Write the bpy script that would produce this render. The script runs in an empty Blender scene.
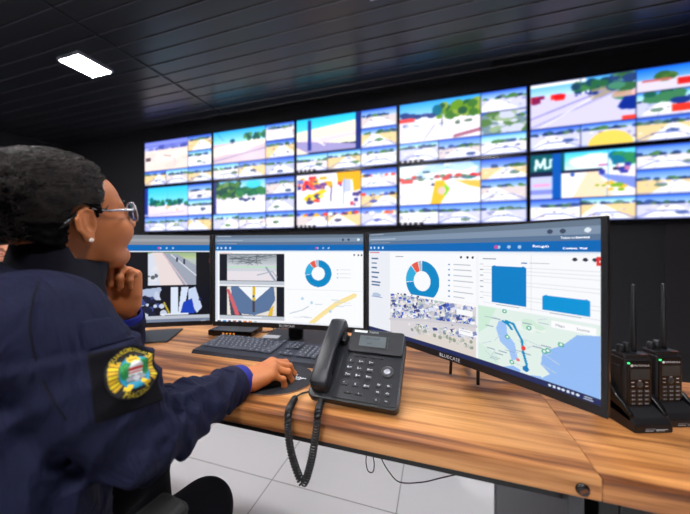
import bpy, bmesh, math, random
import numpy as np
from mathutils import Vector, Matrix
from mathutils.bvhtree import BVHTree
PI = math.pi
R_ = math.radians
SC = bpy.context.scene
COL = SC.collection
random.seed(7)

# ------------------------------------------------------------------ frame
TH = R_(17.6)
CT, ST = math.cos(TH), math.sin(TH)
EYE = 1.12
def P(u, w, z=0.0):
    """metres to the right of / ahead of / above the photographer's eye -> room coordinates"""
    return Vector((u * CT - w * ST, u * ST + w * CT, EYE + z))

# ------------------------------------------------------------------ linking and tagging
def tag(o, label=None, cat=None, group=None, kind=None):
    if label: o['label'] = label
    if cat: o['category'] = cat
    if group: o['group'] = group
    if kind: o['kind'] = kind
    return o
def empty(name, loc=(0, 0, 0), rot=(0, 0, 0)):
    o = bpy.data.objects.new(name, None)
    o.empty_display_size = 0.05
    COL.objects.link(o); o.location = loc; o.rotation_euler = rot
    return o
def link_mesh(name, me, mats, parent=None, smooth=False, loc=None, rot=None):
    o = bpy.data.objects.new(name, me)
    if not isinstance(mats, (list, tuple)): mats = [mats]
    for m in mats: me.materials.append(m)
    if smooth:
        me.polygons.foreach_set('use_smooth', [True] * len(me.polygons))
    COL.objects.link(o)
    if parent is not None: o.parent = parent
    if loc is not None: o.location = loc
    if rot is not None: o.rotation_euler = rot
    return o
def copy_tree(o, parent=None):
    c = o.copy(); COL.objects.link(c); c.parent = parent
    for ch in [x for x in bpy.data.objects if x.parent is o and x is not c]:
        copy_tree(ch, c)
    return c

# ------------------------------------------------------------------ mesh builder
class MB:
    def __init__(s): s.v = []; s.f = []; s.m = []; s.sm = []
    def add(s, vs, fs, mi=0, M=None, smooth=False):
        b = len(s.v)
        if M is not None: vs = [M @ Vector(v) for v in vs]
        s.v += [tuple(v) for v in vs]
        s.f += [tuple(i + b for i in f) for f in fs]
        s.m += [mi] * len(fs); s.sm += [smooth] * len(fs)
        return s
    def box(s, x0, x1, y0, y1, z0, z1, mi=0, bev=0.0, M=None, seg=2, smooth=False):
        bm = bmesh.new()
        bmesh.ops.create_cube(bm, size=1)
        for v in bm.verts:
            v.co = ((x0 + x1) / 2 + v.co.x * (x1 - x0), (y0 + y1) / 2 + v.co.y * (y1 - y0), (z0 + z1) / 2 + v.co.z * (z1 - z0))
        if bev > 0:
            bmesh.ops.bevel(bm, geom=bm.edges[:], offset=bev, segments=seg, profile=0.5, affect='EDGES')
        bm.verts.index_update()
        s.add([v.co.copy() for v in bm.verts], [[v.index for v in f.verts] for f in bm.faces], mi, M, smooth)
        bm.free(); return s
    def prism(s, pts, z0, z1, mi=0, M=None, bev=0.0):
        """polygon (x,y) extruded in z"""
        bm = bmesh.new()
        vs = [bm.verts.new((p[0], p[1], z0)) for p in pts]
        f = bm.faces.new(vs)
        r = bmesh.ops.extrude_face_region(bm, geom=[f])
        for e in r['geom']:
            if isinstance(e, bmesh.types.BMVert): e.co.z = z1
        bmesh.ops.recalc_face_normals(bm, faces=bm.faces[:])
        if bev > 0:
            bmesh.ops.bevel(bm, geom=bm.edges[:], offset=bev, segments=2, profile=0.5, affect='EDGES')
        bm.verts.index_update()
        s.add([v.co.copy() for v in bm.verts], [[v.index for v in f.verts] for f in bm.faces], mi, M)
        bm.free(); return s
    def tube(s, pts, r, n=8, mi=0, M=None, cap=True, closed=False):
        pts = [Vector(p) for p in pts]
        N = len(pts)
        rs = r if isinstance(r, (list, tuple)) else [r] * N
        vs = []; fs = []
        up = None
        for i, p in enumerate(pts):
            a = pts[i - 1] if (i > 0 or closed) else pts[i]
            b = pts[(i + 1) % N] if (i < N - 1 or closed) else pts[i]
            t = (b - a)
            t = t.normalized() if t.length > 1e-9 else Vector((0, 0, 1))
            if up is None:
                up = t.orthogonal().normalized()
            else:
                up = up - t * up.dot(t)
                up = up.normalized() if up.length > 1e-6 else t.orthogonal().normalized()
            q = t.cross(up)
            for k in range(n):
                a_ = 2 * PI * k / n
                vs.append(p + (up * math.cos(a_) + q * math.sin(a_)) * rs[i])
        for i in range(N if closed else N - 1):
            j = (i + 1) % N
            for k in range(n):
                l = (k + 1) % n
                fs.append((i * n + k, i * n + l, j * n + l, j * n + k))
        if cap and not closed:
            fs.append(tuple(range(n - 1, -1, -1)))
            fs.append(tuple((N - 1) * n + k for k in range(n)))
        return s.add(vs, fs, mi, M, True)
    def lathe(s, prof, n=32, mi=0, M=None, cap=True, smooth=True):
        """profile [(r,z)] around z"""
        vs = []; fs = []
        for r, z in prof:
            for k in range(n):
                a = 2 * PI * k / n
                vs.append((r * math.cos(a), r * math.sin(a), z))
        for i in range(len(prof) - 1):
            for k in range(n):
                l = (k + 1) % n
                fs.append((i * n + k, i * n + l, (i + 1) * n + l, (i + 1) * n + k))
        if cap:
            fs.append(tuple(range(n - 1, -1, -1)))
            fs.append(tuple((len(prof) - 1) * n + k for k in range(n)))
        return s.add(vs, fs, mi, M, smooth)
    def quad(s, a, b, c, d, mi=0, M=None): return s.add([a, b, c, d], [(0, 1, 2, 3)], mi, M)
    def build(s, name, mats, parent=None, loc=None, rot=None, autosmooth=True):
        me = bpy.data.meshes.new(name)
        me.from_pydata(s.v, [], s.f)
        me.polygons.foreach_set('material_index', s.m)
        me.polygons.foreach_set('use_smooth', s.sm)
        me.update()
        return link_mesh(name, me, mats, parent, False, loc, rot)

def text_geo(txt, size=1.0, align='CENTER', shear=0.0, spacing=1.0, res=2):
    cu = bpy.data.curves.new('t', 'FONT')
    cu.body = txt; cu.size = size; cu.align_x = align; cu.align_y = 'CENTER'
    cu.shear = shear; cu.space_character = spacing; cu.resolution_u = res; cu.fill_mode = 'FRONT'
    ob = bpy.data.objects.new('t', cu); COL.objects.link(ob)
    dg = bpy.context.evaluated_depsgraph_get(); dg.update()
    me = bpy.data.meshes.new_from_object(ob.evaluated_get(dg))
    vs = [v.co.copy() for v in me.vertices]
    fs = [tuple(p.vertices) for p in me.polygons]
    bpy.data.objects.remove(ob); bpy.data.meshes.remove(me); bpy.data.curves.remove(cu)
    return vs, fs
def text_on(mb, txt, size, fn, mi=0, **kw):
    """fn maps the text's (x, y) to a 3-D point"""
    vs, fs = text_geo(txt, size, **kw)
    mb.add([fn(v.x, v.y) for v in vs], fs, mi)

# ------------------------------------------------------------------ materials
def lin(c):
    return tuple(((x / 12.92) if x <= 0.04045 else ((x + 0.055) / 1.055) ** 2.4) for x in [v / 255 for v in c])
def newmat(name):
    m = bpy.data.materials.new(name); m.use_nodes = True
    nt = m.node_tree
    return m, nt, nt.nodes['Principled BSDF']
def mat(name, rgb, rough=0.5, metal=0.0, var=0.08, scale=60, bump=0.0, bscale=200, spec=0.5, coat=0.0, sheen=0.0):
    m, nt, b = newmat(name)
    c = lin(rgb)
    tc = nt.nodes.new('ShaderNodeTexCoord')
    nz = nt.nodes.new('ShaderNodeTexNoise'); nz.inputs['Scale'].default_value = scale; nz.inputs['Detail'].default_value = 3
    nt.links.new(tc.outputs['Object'], nz.inputs['Vector'])
    cr = nt.nodes.new('ShaderNodeValToRGB')
    cr.color_ramp.elements[0].position = 0.3; cr.color_ramp.elements[1].position = 0.7
    cr.color_ramp.elements[0].color = (*[x * (1 - var) for x in c], 1)
    cr.color_ramp.elements[1].color = (*[min(1, x * (1 + var)) for x in c], 1)
    nt.links.new(nz.outputs['Fac'], cr.inputs['Fac'])
    nt.links.new(cr.outputs['Color'], b.inputs['Base Color'])
    b.inputs['Roughness'].default_value = rough; b.inputs['Metallic'].default_value = metal
    b.inputs['Specular IOR Level'].default_value = spec
    b.inputs['Coat Weight'].default_value = coat
    b.inputs['Sheen Weight'].default_value = sheen
    if bump > 0:
        n2 = nt.nodes.new('ShaderNodeTexNoise'); n2.inputs['Scale'].default_value = bscale; n2.inputs['Detail'].default_value = 2
        nt.links.new(tc.outputs['Object'], n2.inputs['Vector'])
        bp = nt.nodes.new('ShaderNodeBump'); bp.inputs['Strength'].default_value = bump; bp.inputs['Distance'].default_value = 0.002
        nt.links.new(n2.outputs['Fac'], bp.inputs['Height']); nt.links.new(bp.outputs['Normal'], b.inputs['Normal'])
    return m
def emit_mat(name, rgb, strength):
    m, nt, b = newmat(name)
    b.inputs['Base Color'].default_value = (*lin(rgb), 1)
    b.inputs['Emission Color'].default_value = (*lin(rgb), 1)
    b.inputs['Emission Strength'].default_value = strength
    return m
def screen_mat(name, strength):
    m, nt, b = newmat(name)
    a = nt.nodes.new('ShaderNodeVertexColor'); a.layer_name = 'Col'
    b.inputs['Base Color'].default_value = (.005, .005, .006, 1)
    b.inputs['Roughness'].default_value = 0.35
    b.inputs['Specular IOR Level'].default_value = 0.2
    nt.links.new(a.outputs['Color'], b.inputs['Emission Color'])
    b.inputs['Emission Strength'].default_value = strength
    return m
def paint_mat(name, rough=0.7):
    m, nt, b = newmat(name)
    a = nt.nodes.new('ShaderNodeVertexColor'); a.layer_name = 'Col'
    b.inputs['Roughness'].default_value = rough
    nt.links.new(a.outputs['Color'], b.inputs['Base Color'])
    return m
def wood_mat(name, seed):
    m, nt, b = newmat(name)
    tc = nt.nodes.new('ShaderNodeTexCoord')
    mp = nt.nodes.new('ShaderNodeMapping')
    mp.inputs['Location'].default_value = (seed * 1.7, seed * 3.1, seed * .9)
    mp.inputs['Scale'].default_value = (1.0, 19, 19)
    nt.links.new(tc.outputs['Object'], mp.inputs['Vector'])
    n1 = nt.nodes.new('ShaderNodeTexNoise'); n1.inputs['Scale'].default_value = 1.0; n1.inputs['Detail'].default_value = 5; n1.inputs['Roughness'].default_value = .6; n1.inputs['Distortion'].default_value = .5
    nt.links.new(mp.outputs['Vector'], n1.inputs['Vector'])
    mp2 = nt.nodes.new('ShaderNodeMapping'); mp2.inputs['Scale'].default_value = (3, 150, 150); mp2.inputs['Location'].default_value = (seed, seed, 0)
    nt.links.new(tc.outputs['Object'], mp2.inputs['Vector'])
    n2 = nt.nodes.new('ShaderNodeTexNoise'); n2.inputs['Scale'].default_value = 1.0; n2.inputs['Detail'].default_value = 3
    nt.links.new(mp2.outputs['Vector'], n2.inputs['Vector'])
    cr = nt.nodes.new('ShaderNodeValToRGB')
    e = cr.color_ramp.elements
    e[0].position = .33; e[0].color = (*lin((78, 42, 21)), 1)
    e[1].position = .72; e[1].color = (*lin((234, 178, 116)), 1)
    for p_, c_ in ((.41, (120, 70, 36)), (.48, (176, 116, 64)), (.58, (207, 147, 88))):
        k = e.new(p_); k.color = (*lin(c_), 1)
    nt.links.new(n1.outputs['Fac'], cr.inputs['Fac'])
    mx = nt.nodes.new('ShaderNodeMix'); mx.data_type = 'RGBA'; mx.blend_type = 'MULTIPLY'; mx.inputs[0].default_value = .45
    c2 = nt.nodes.new('ShaderNodeValToRGB'); c2.color_ramp.elements[0].position = .35; c2.color_ramp.elements[1].position = .6
    c2.color_ramp.elements[0].color = (.62, .5, .42, 1); c2.color_ramp.elements[1].color = (1, 1, 1, 1)
    nt.links.new(n2.outputs['Fac'], c2.inputs['Fac'])
    nt.links.new(cr.outputs['Color'], mx.inputs[6]); nt.links.new(c2.outputs['Color'], mx.inputs[7])
    nt.links.new(mx.outputs[2], b.inputs['Base Color'])
    b.inputs['Roughness'].default_value = .38
    b.inputs['Specular IOR Level'].default_value = .4
    return m

M = {}
M['black_plastic'] = mat('black_plastic', (22, 22, 25), .42)
M['black_gloss'] = mat('black_gloss', (14, 14, 16), .22)
M['phone_plastic'] = mat('phone_plastic', (27, 29, 35), .36, bump=.1, bscale=900)
M['phone_dark'] = mat('phone_dark', (26, 27, 31), .35)
M['key'] = mat('key', (30, 31, 36), .5)
M['keyboard_key'] = mat('keyboard_key', (76, 80, 92), .55)
M['keyboard_body'] = mat('keyboard_body', (50, 53, 64), .5)
M['white_print'] = mat('white_print', (225, 228, 232), .6, var=.02)
M['grey_print'] = mat('grey_print', (165, 170, 178), .6, var=.02)
M['grey_panel'] = mat('grey_panel', (52, 53, 58), .5)
M['grey_edge'] = mat('grey_edge', (120, 120, 124), .4)
M['black_metal'] = mat('black_metal', (12, 12, 14), .4, .3)
M['chrome'] = mat('chrome', (170, 170, 175), .2, 1.0)
M['dark_chrome'] = mat('dark_chrome', (60, 58, 58), .25, .9)
M['bronze'] = mat('bronze', (120, 72, 48), .35, .8)
M['wood'] = wood_mat('wood', 1)
M['wood_side'] = wood_mat('wood_side', 7.3)
M['black_wall'] = mat('black_wall', (31, 30, 35), .6, bump=.15, bscale=60)
M['black_wall2'] = mat('black_wall2', (36, 33, 36), .6, bump=.15, bscale=60)
M['ceiling'] = mat('ceiling', (27, 28, 33), .3, var=.05)
M['ceiling_rib_glint'] = mat('ceiling_rib_glint', (66, 67, 76), .3, var=.1, scale=6)
M['lamp_frame'] = mat('lamp_frame', (150, 152, 165), .5)
M['rubber'] = mat('rubber', (15, 15, 16), .7)
M['lens_dark'] = mat('lens_dark', (50, 56, 58), .15)
M['lcd'] = mat('lcd', (98, 106, 110), .2, var=.04)
M['pad'] = mat('pad', (38, 38, 44), .9, bump=.2, bscale=900)
M['pad_edge'] = mat('pad_edge', (150, 112, 84), .8)
M['paper'] = mat('paper', (205, 210, 215), .7)
M['skin'] = mat('skin', (186, 110, 60), .5, var=.1, scale=22, bump=.12, bscale=400)
M['lip'] = mat('lip', (128, 66, 56), .45)
M['hair'] = mat('hair', (11, 10, 10), .9, var=.4, scale=120, spec=.15, bump=.5, bscale=300)
M['hair_strand'] = mat('hair_strand', (40, 33, 31), .6, var=.7, scale=70, spec=.3)
M['navy'] = mat('navy', (24, 27, 53), .8, var=.12, scale=30, bump=.25, bscale=1100, spec=.2)
nt_ = M['navy'].node_tree; b_ = nt_.nodes['Principled BSDF']; tc_ = nt_.nodes.new('ShaderNodeTexCoord')
mp_ = nt_.nodes.new('ShaderNodeMapping'); mp_.inputs['Rotation'].default_value = (.5, .6, .9); mp_.inputs['Scale'].default_value = (9, 24, 9)
nz_ = nt_.nodes.new('ShaderNodeTexNoise'); nz_.inputs['Scale'].default_value = 1; nz_.inputs['Detail'].default_value = 3; nz_.inputs['Distortion'].default_value = 1.2
bp_ = nt_.nodes.new('ShaderNodeBump'); bp_.inputs['Strength'].default_value = .8; bp_.inputs['Distance'].default_value = .02
nt_.links.new(tc_.outputs['Object'], mp_.inputs['Vector']); nt_.links.new(mp_.outputs['Vector'], nz_.inputs['Vector']); nt_.links.new(nz_.outputs['Fac'], bp_.inputs['Height'])
nt_.links.new(b_.inputs['Normal'].links[0].from_socket, bp_.inputs['Normal']); nt_.links.new(bp_.outputs['Normal'], b_.inputs['Normal'])
M['navy_dark'] = mat('navy_dark', (18, 18, 30), .85, var=.1, bump=.3, bscale=900, spec=.2)
M['velcro'] = mat('velcro', (17, 16, 21), .95, var=.15, scale=300, bump=.4, bscale=1500, spec=.15)
M['blue_cuff'] = mat('blue_cuff', (18, 32, 140), .75, var=.12, scale=200)
M['trouser'] = mat('trouser', (16, 16, 22), .9, spec=.15)
M['boot'] = mat('boot', (14, 14, 14), .4)
M['chair_fabric'] = mat('chair_fabric', (24, 25, 28), .75, bump=.3, bscale=800)
M['silver'] = mat('silver', (190, 190, 198), .25, .7)
M['pearl'] = mat('pearl', (235, 225, 215), .2)
M['eye_white'] = mat('eye_white', (225, 220, 215), .2)
M['iris'] = mat('iris', (40, 24, 16), .1)
M['gold_text'] = mat('gold_text', (235, 212, 40), .7, var=.05)
M['screen'] = screen_mat('screen', 1.0)
M['wall_screen'] = screen_mat('wall_screen', 1.25)
M['screen_text'] = emit_mat('screen_text', (240, 245, 250), 1.0)
M['screen_text_dark'] = emit_mat('screen_text_dark', (70, 80, 95), 1.0)
M['led_green'] = emit_mat('led_green', (60, 230, 120), 1.5)
M['led_orange'] = emit_mat('led_orange', (240, 150, 40), 1.5)
M['emblem'] = paint_mat('emblem', .75)
M['lamp'] = emit_mat('lamp', (255, 253, 255), 150.0)
M['pale_shirt'] = mat('pale_shirt', (150, 205, 215), .8)
M['skin_light'] = mat('skin_light', (205, 140, 112), .5, var=.1, scale=22)
def glass_mat():
    m, nt, b = newmat('clear_lens')
    b.inputs['Base Color'].default_value = (.93, .96, 1, 1)
    b.inputs['Roughness'].default_value = .03
    b.inputs['Transmission Weight'].default_value = 1
    b.inputs['IOR'].default_value = 1.12
    return m
M['glass'] = glass_mat()
def tile_mat():
    m, nt, b = newmat('floor_tile')
    tc = nt.nodes.new('ShaderNodeTexCoord')
    mp = nt.nodes.new('ShaderNodeMapping'); mp.inputs['Location'].default_value = (.765 + 6, -1.238 + 6, 0)
    nt.links.new(tc.outputs['Object'], mp.inputs['Vector'])
    br = nt.nodes.new('ShaderNodeTexBrick'); br.offset = 0; br.squash = 1
    br.inputs['Scale'].default_value = 1; br.inputs['Brick Width'].default_value = .6; br.inputs['Row Height'].default_value = .6
    br.inputs['Mortar Size'].default_value = .0028; br.inputs['Mortar Smooth'].default_value = .2; br.inputs['Bias'].default_value = 0
    br.inputs['Color1'].default_value = (*lin((238, 237, 238)), 1); br.inputs['Color2'].default_value = (*lin((234, 234, 236)), 1)
    br.inputs['Mortar'].default_value = (*lin((166, 166, 168)), 1)
    nt.links.new(mp.outputs['Vector'], br.inputs['Vector'])
    nt.links.new(br.outputs['Color'], b.inputs['Base Color'])
    b.inputs['Roughness'].default_value = .3
    b.inputs['Specular IOR Level'].default_value = .35
    return m
M['tile'] = tile_mat()

# ------------------------------------------------------------------ painting of what the screens show
class Canvas:
    def __init__(s, W, H, bg=(255, 255, 255)):
        s.W, s.H = W, H
        s.a = np.zeros((H, W, 3)); s.a[:] = bg
        xs = (np.arange(W)) / (W - 1); ys = (np.arange(H)) / (H - 1)
        s.X, s.Y = np.meshgrid(xs, ys)
        s.asp = W / H
        s.clip = (0, 0, 1, 1)
    def sub(s, x0, y0, x1, y1):
        s.clip = (x0, y0, x1, y1); return s
    def g(s, x, y):
        c = s.clip
        return c[0] + x * (c[2] - c[0]), c[1] + y * (c[3] - c[1])
    def put(s, m, col, al=1.0):
        c = s.clip
        m = m & (s.X >= c[0]) & (s.X <= c[2]) & (s.Y >= c[1]) & (s.Y <= c[3])
        s.a[m] = s.a[m] * (1 - al) + np.array(col, float) * al
    def rect(s, x0, y0, x1, y1, col, al=1.0):
        x0, y0 = s.g(x0, y0); x1, y1 = s.g(x1, y1)
        s.put((s.X >= x0) & (s.X <= x1) & (s.Y >= y0) & (s.Y <= y1), col, al)
    def grad(s, x0, y0, x1, y1, ca, cb):
        X0, Y0 = s.g(x0, y0); X1, Y1 = s.g(x1, y1)
        m = (s.X >= X0) & (s.X <= X1) & (s.Y >= Y0) & (s.Y <= Y1)
        t = np.clip((s.Y - Y0) / max(1e-6, Y1 - Y0), 0, 1)[..., None]
        v = np.array(ca, float) * (1 - t) + np.array(cb, float) * t
        s.a[m] = v[m]
    def poly(s, pts, col, al=1.0):
        pts = [s.g(*p) for p in pts]
        ins = np.zeros(s.X.shape, bool)
        n = len(pts)
        for i in range(n):
            xa, ya = pts[i]; xb, yb = pts[(i + 1) % n]
            if ya == yb: continue
            c = ((ya > s.Y) != (yb > s.Y)) & (s.X < (xb - xa) * (s.Y - ya) / (yb - ya) + xa)
            ins ^= c
        s.put(ins, col, al)
    def ell(s, cx, cy, rx, ry, col, al=1.0, inner=0.0, a0=None, a1=None):
        c = s.clip
        X, Y = s.g(cx, cy); rx *= c[2] - c[0]; ry *= c[3] - c[1]
        d = ((s.X - X) / rx) ** 2 + ((s.Y - Y) / ry) ** 2
        m = (d <= 1) & (d >= inner ** 2)
        if a0 is not None:
            ang = (np.degrees(np.arctan2((s.X - X) / rx, -(s.Y - Y) / ry))) % 360
            m &= (ang >= a0) & (ang < a1)
        s.put(m, col, al)
    def line(s, pts, w, col, al=1.0):
        pts = [s.g(*p) for p in pts]
        w *= (s.clip[3] - s.clip[1])
        best = np.full(s.X.shape, 9.0)
        for (xa, ya), (xb, yb) in zip(pts[:-1], pts[1:]):
            dx, dy = (xb - xa) * s.asp, yb - ya
            L = dx * dx + dy * dy + 1e-12
            t = np.clip(((s.X - xa) * s.asp * dx + (s.Y - ya) * dy) / L, 0, 1)
            d = np.hypot((s.X - xa) * s.asp - t * dx, s.Y - ya - t * dy)
            best = np.minimum(best, d)
        s.put(best <= w / 2, col, al)
    def blobs(s, x0, y0, x1, y1, n, r, cols, rng, al=1.0, asp=1.0):
        for _ in range(n):
            q = r * rng.uniform(.5, 1.3)
            s.ell(rng.uniform(x0, x1), rng.uniform(y0, y1), q * asp, q, cols[rng.randrange(len(cols))], al)
    def blocks(s, x0, y0, x1, y1, n, w, h, cols, rng, al=1.0):
        for _ in range(n):
            x = rng.uniform(x0, x1); y = rng.uniform(y0, y1); q = rng.uniform(.4, 1.2)
            s.rect(x, y, x + w * q, y + h * rng.uniform(.4, 1.2), cols[rng.randrange(len(cols))], al)
    def blur(s, n=1):
        for _ in range(n):
            p = np.pad(s.a, ((1, 1), (1, 1), (0, 0)), mode='edge')
            s.a = (p[:-2, 1:-1] + p[2:, 1:-1] + p[1:-1, :-2] + p[1:-1, 2:] + 2 * p[1:-1, 1:-1]) / 6
    def mesh(s, name, fn, mats, parent=None, **kw):
        """one quad grid; fn(S, T) arrays -> (n,3) points, T runs down"""
        co = fn(s.X.ravel(), s.Y.ravel())
        W, H = s.W, s.H
        i = np.arange(H - 1)[:, None] * W + np.arange(W - 1)[None, :]
        i = i.ravel()
        f = np.stack([i + W, i + W + 1, i + 1, i], 1)
        me = np_mesh(name, co, f)
        at = me.color_attributes.new('Col', 'FLOAT_COLOR', 'POINT')
        c = np.clip(s.a.reshape(-1, 3) / 255, 0, 1)
        c = np.where(c <= .04045, c / 12.92, ((c + .055) / 1.055) ** 2.4)
        at.data.foreach_set('color', np.concatenate([c, np.ones((len(c), 1))], 1).ravel().astype(np.float32))
        return link_mesh(name, me, mats, parent, **kw)
def np_mesh(name, co, f):
    me = bpy.data.meshes.new(name)
    k = f.shape[1]
    me.vertices.add(len(co)); me.vertices.foreach_set('co', np.asarray(co, np.float32).ravel())
    me.loops.add(len(f) * k); me.loops.foreach_set('vertex_index', f.ravel().astype(np.int32))
    me.polygons.add(len(f)); me.polygons.foreach_set('loop_start', np.arange(0, len(f) * k, k, dtype=np.int32))
    me.update(calc_edges=True); me.validate()
    return me

# ------------------------------------------------------------------ soft shapes: signed distances meshed with surface nets
_T = np.random.RandomState(3).rand(32, 32, 32).astype(np.float32) * 2 - 1
def noise3(x, y, z):
    xi, yi, zi = np.floor(x).astype(int), np.floor(y).astype(int), np.floor(z).astype(int)
    fx, fy, fz = x - xi, y - yi, z - zi
    fx, fy, fz = [q * q * (3 - 2 * q) for q in (fx, fy, fz)]
    r = 0
    for a in (0, 1):
        for b in (0, 1):
            for c in (0, 1):
                w = (fx if a else 1 - fx) * (fy if b else 1 - fy) * (fz if c else 1 - fz)
                r = r + w * _T[(xi + a) & 31, (yi + b) & 31, (zi + c) & 31]
    return r
class Field:
    def __init__(s, lo, hi, h):
        s.lo = np.array(lo, float); s.h = h
        n = [int(math.ceil((hi[i] - lo[i]) / h)) + 1 for i in range(3)]
        s.n = n
        s.ax = [s.lo[i] + np.arange(n[i]) * h for i in range(3)]
        s.D = np.full(n, 1.0, np.float32)
    def sl(s, lo, hi, m):
        r = []
        for i in range(3):
            a = max(0, int((lo[i] - m - s.lo[i]) / s.h)); b = min(s.n[i], int((hi[i] + m - s.lo[i]) / s.h) + 2)
            r.append(slice(a, max(a, b)))
        return tuple(r)
    def xyz(s, sl):
        return (s.ax[0][sl[0]][:, None, None], s.ax[1][sl[1]][None, :, None], s.ax[2][sl[2]][None, None, :])
    def comb(s, sl, d, k, mode):
        a = s.D[sl]
        if mode == 'u':
            if k > 0:
                h = np.maximum(k - np.abs(a - d), 0) / k
                s.D[sl] = np.minimum(a, d) - h * h * k * .25
            else: s.D[sl] = np.minimum(a, d)
        elif mode == 's':
            d = -d
            if k > 0:
                h = np.maximum(k - np.abs(a - d), 0) / k
                s.D[sl] = np.maximum(a, d) + h * h * k * .25
            else: s.D[sl] = np.maximum(a, d)
    def cone(s, a, b, ra, rb, k=.01, mode='u', flat=None):
        a = np.array(a, float); b = np.array(b, float)
        r = max(ra, rb)
        sl = s.sl(np.minimum(a, b) - r, np.maximum(a, b) + r, k + 3 * s.h)
        if any(q.stop <= q.start for q in sl): return s
        X, Y, Z = s.xyz(sl)
        ba = b - a; L = float(ba @ ba) + 1e-12
        t = np.clip(((X - a[0]) * ba[0] + (Y - a[1]) * ba[1] + (Z - a[2]) * ba[2]) / L, 0, 1)
        d = np.sqrt((X - a[0] - t * ba[0]) ** 2 + (Y - a[1] - t * ba[1]) ** 2 + (Z - a[2] - t * ba[2]) ** 2) - (ra + (rb - ra) * t)
        s.comb(sl, d, k, mode); return s
    def ell(s, c, r, R=None, k=.01, mode='u'):
        c = np.array(c, float); r = np.array(r, float); q = r.max()
        sl = s.sl(c - q, c + q, k + 3 * s.h)
        if any(z.stop <= z.start for z in sl): return s
        X, Y, Z = s.xyz(sl)
        X = X - c[0]; Y = Y - c[1]; Z = Z - c[2]
        if R is None: a, b, e = X + 0 * Y + 0 * Z, Y + 0 * X + 0 * Z, Z + 0 * X + 0 * Y
        else:
            R = np.array(R, float)   # columns = local axes
            a = X * R[0, 0] + Y * R[1, 0] + Z * R[2, 0]
            b = X * R[0, 1] + Y * R[1, 1] + Z * R[2, 1]
            e = X * R[0, 2] + Y * R[1, 2] + Z * R[2, 2]
        k0 = np.sqrt((a / r[0]) ** 2 + (b / r[1]) ** 2 + (e / r[2]) ** 2) + 1e-9
        k1 = np.sqrt((a / r[0] ** 2) ** 2 + (b / r[1] ** 2) ** 2 + (e / r[2] ** 2) ** 2) + 1e-9
        s.comb(sl, k0 * (k0 - 1) / k1, k, mode); return s
    def plane(s, p, n, lo, hi, k=.002):
        """remove everything on the +n side of p, inside the box lo..hi"""
        sl = s.sl(lo, hi, 0); X, Y, Z = s.xyz(sl)
        d = -((X - p[0]) * n[0] + (Y - p[1]) * n[1] + (Z - p[2]) * n[2])
        s.comb(sl, d, k, 's'); return s
    def mesh(s):
        D = s.D; n = D.shape
        S = D < 0
        c = [slice(0, -1), slice(1, None)]
        cnt = np.zeros([q - 1 for q in n], np.int8)
        for a in c:
            for b in c:
                for e in c: cnt += S[a, b, e]
        act = (cnt > 0) & (cnt < 8)
        ids = -np.ones(act.shape, np.int64)
        I = np.argwhere(act); ids[act] = np.arange(len(I))
        acc = np.zeros((len(I), 3)); num = np.zeros(len(I))
        cor = [(a, b, e) for a in (0, 1) for b in (0, 1) for e in (0, 1)]
        V = {q: D[I[:, 0] + q[0], I[:, 1] + q[1], I[:, 2] + q[2]] for q in cor}
        for p in cor:
            for ax in range(3):
                if p[ax] == 0:
                    q = list(p); q[ax] = 1; q = tuple(q)
                    va, vb = V[p], V[q]
                    m = (va < 0) != (vb < 0)
                    t = np.where(m, va / np.where(m, va - vb, 1), 0)
                    for i in range(3):
                        acc[:, i] += np.where(m, p[i] + (t if i == ax else 0), 0)
                    num += m
        co = s.lo + (I + acc / num[:, None]) * s.h
        F = []
        for ax in range(3):
            o = [(1, 2), (2, 0), (0, 1)][ax]
            a = [slice(1, -1)] * 3; b = [slice(1, -1)] * 3
            a[ax] = slice(0, -1); b[ax] = slice(1, None)
            ea = S[tuple(a)]; eb = S[tuple(b)]
            ch = np.argwhere(ea != eb)
            if len(ch) == 0: continue
            fl = ea[tuple(ch.T)]
            base = ch.copy()
            for i in range(3):
                if i != ax: base[:, i] += 1
            def cell(d1, d2):
                q = base.copy(); q[:, o[0]] -= d1; q[:, o[1]] -= d2
                return ids[tuple(q.T)]
            f = np.stack([cell(1, 1), cell(0, 1), cell(0, 0), cell(1, 0)], 1)
            f[~fl] = f[~fl][:, ::-1]
            F.append(f)
        return co, np.concatenate(F)
def join_geo(parts):
    vs = []; fs = []; b = 0
    for v, f in parts:
        vs.append(v); fs.append(f + b); b += len(v)
    return np.concatenate(vs), np.concatenate(fs)
def soft_obj(name, parts, mats, parent=None, smooth_iter=0):
    co, f = join_geo(parts)
    me = np_mesh(name, co, f)
    o = link_mesh(name, me, mats, parent, True)
    if smooth_iter:
        md = o.modifiers.new('s', 'SMOOTH'); md.iterations = smooth_iter; md.factor = .5
    return o
def xf(Mx, p): return np.array(Mx @ Vector(p))
# ================================================================== THE ROOM
def structure(o): return tag(o, kind='structure')
H = 2.72
WY = 2.93
structure(MB().quad((-5.6, -2.6, 0), (3.2, -2.6, 0), (3.2, WY, 0), (-5.6, WY, 0)).build('floor', M['tile']))
structure(MB().box(-5.6, 3.2, WY, WY + .1, 0, H + .1).build('wall_back', M['black_wall']))
structure(MB().box(-5.7, -5.6, -2.6, WY, 0, H + .1).build('wall_left', M['black_wall']))
structure(MB().box(3.2, 3.3, -2.6, WY, 0, H + .1).build('wall_right', M['black_wall2']))
structure(MB().box(-5.6, 3.2, -2.7, -2.6, 0, H + .1).build('wall_rear', M['black_wall2']))
structure(MB().box(1.70, 3.2, WY - .012, WY, 0, 1.32).build('trim_1', M['black_wall2']))
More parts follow.
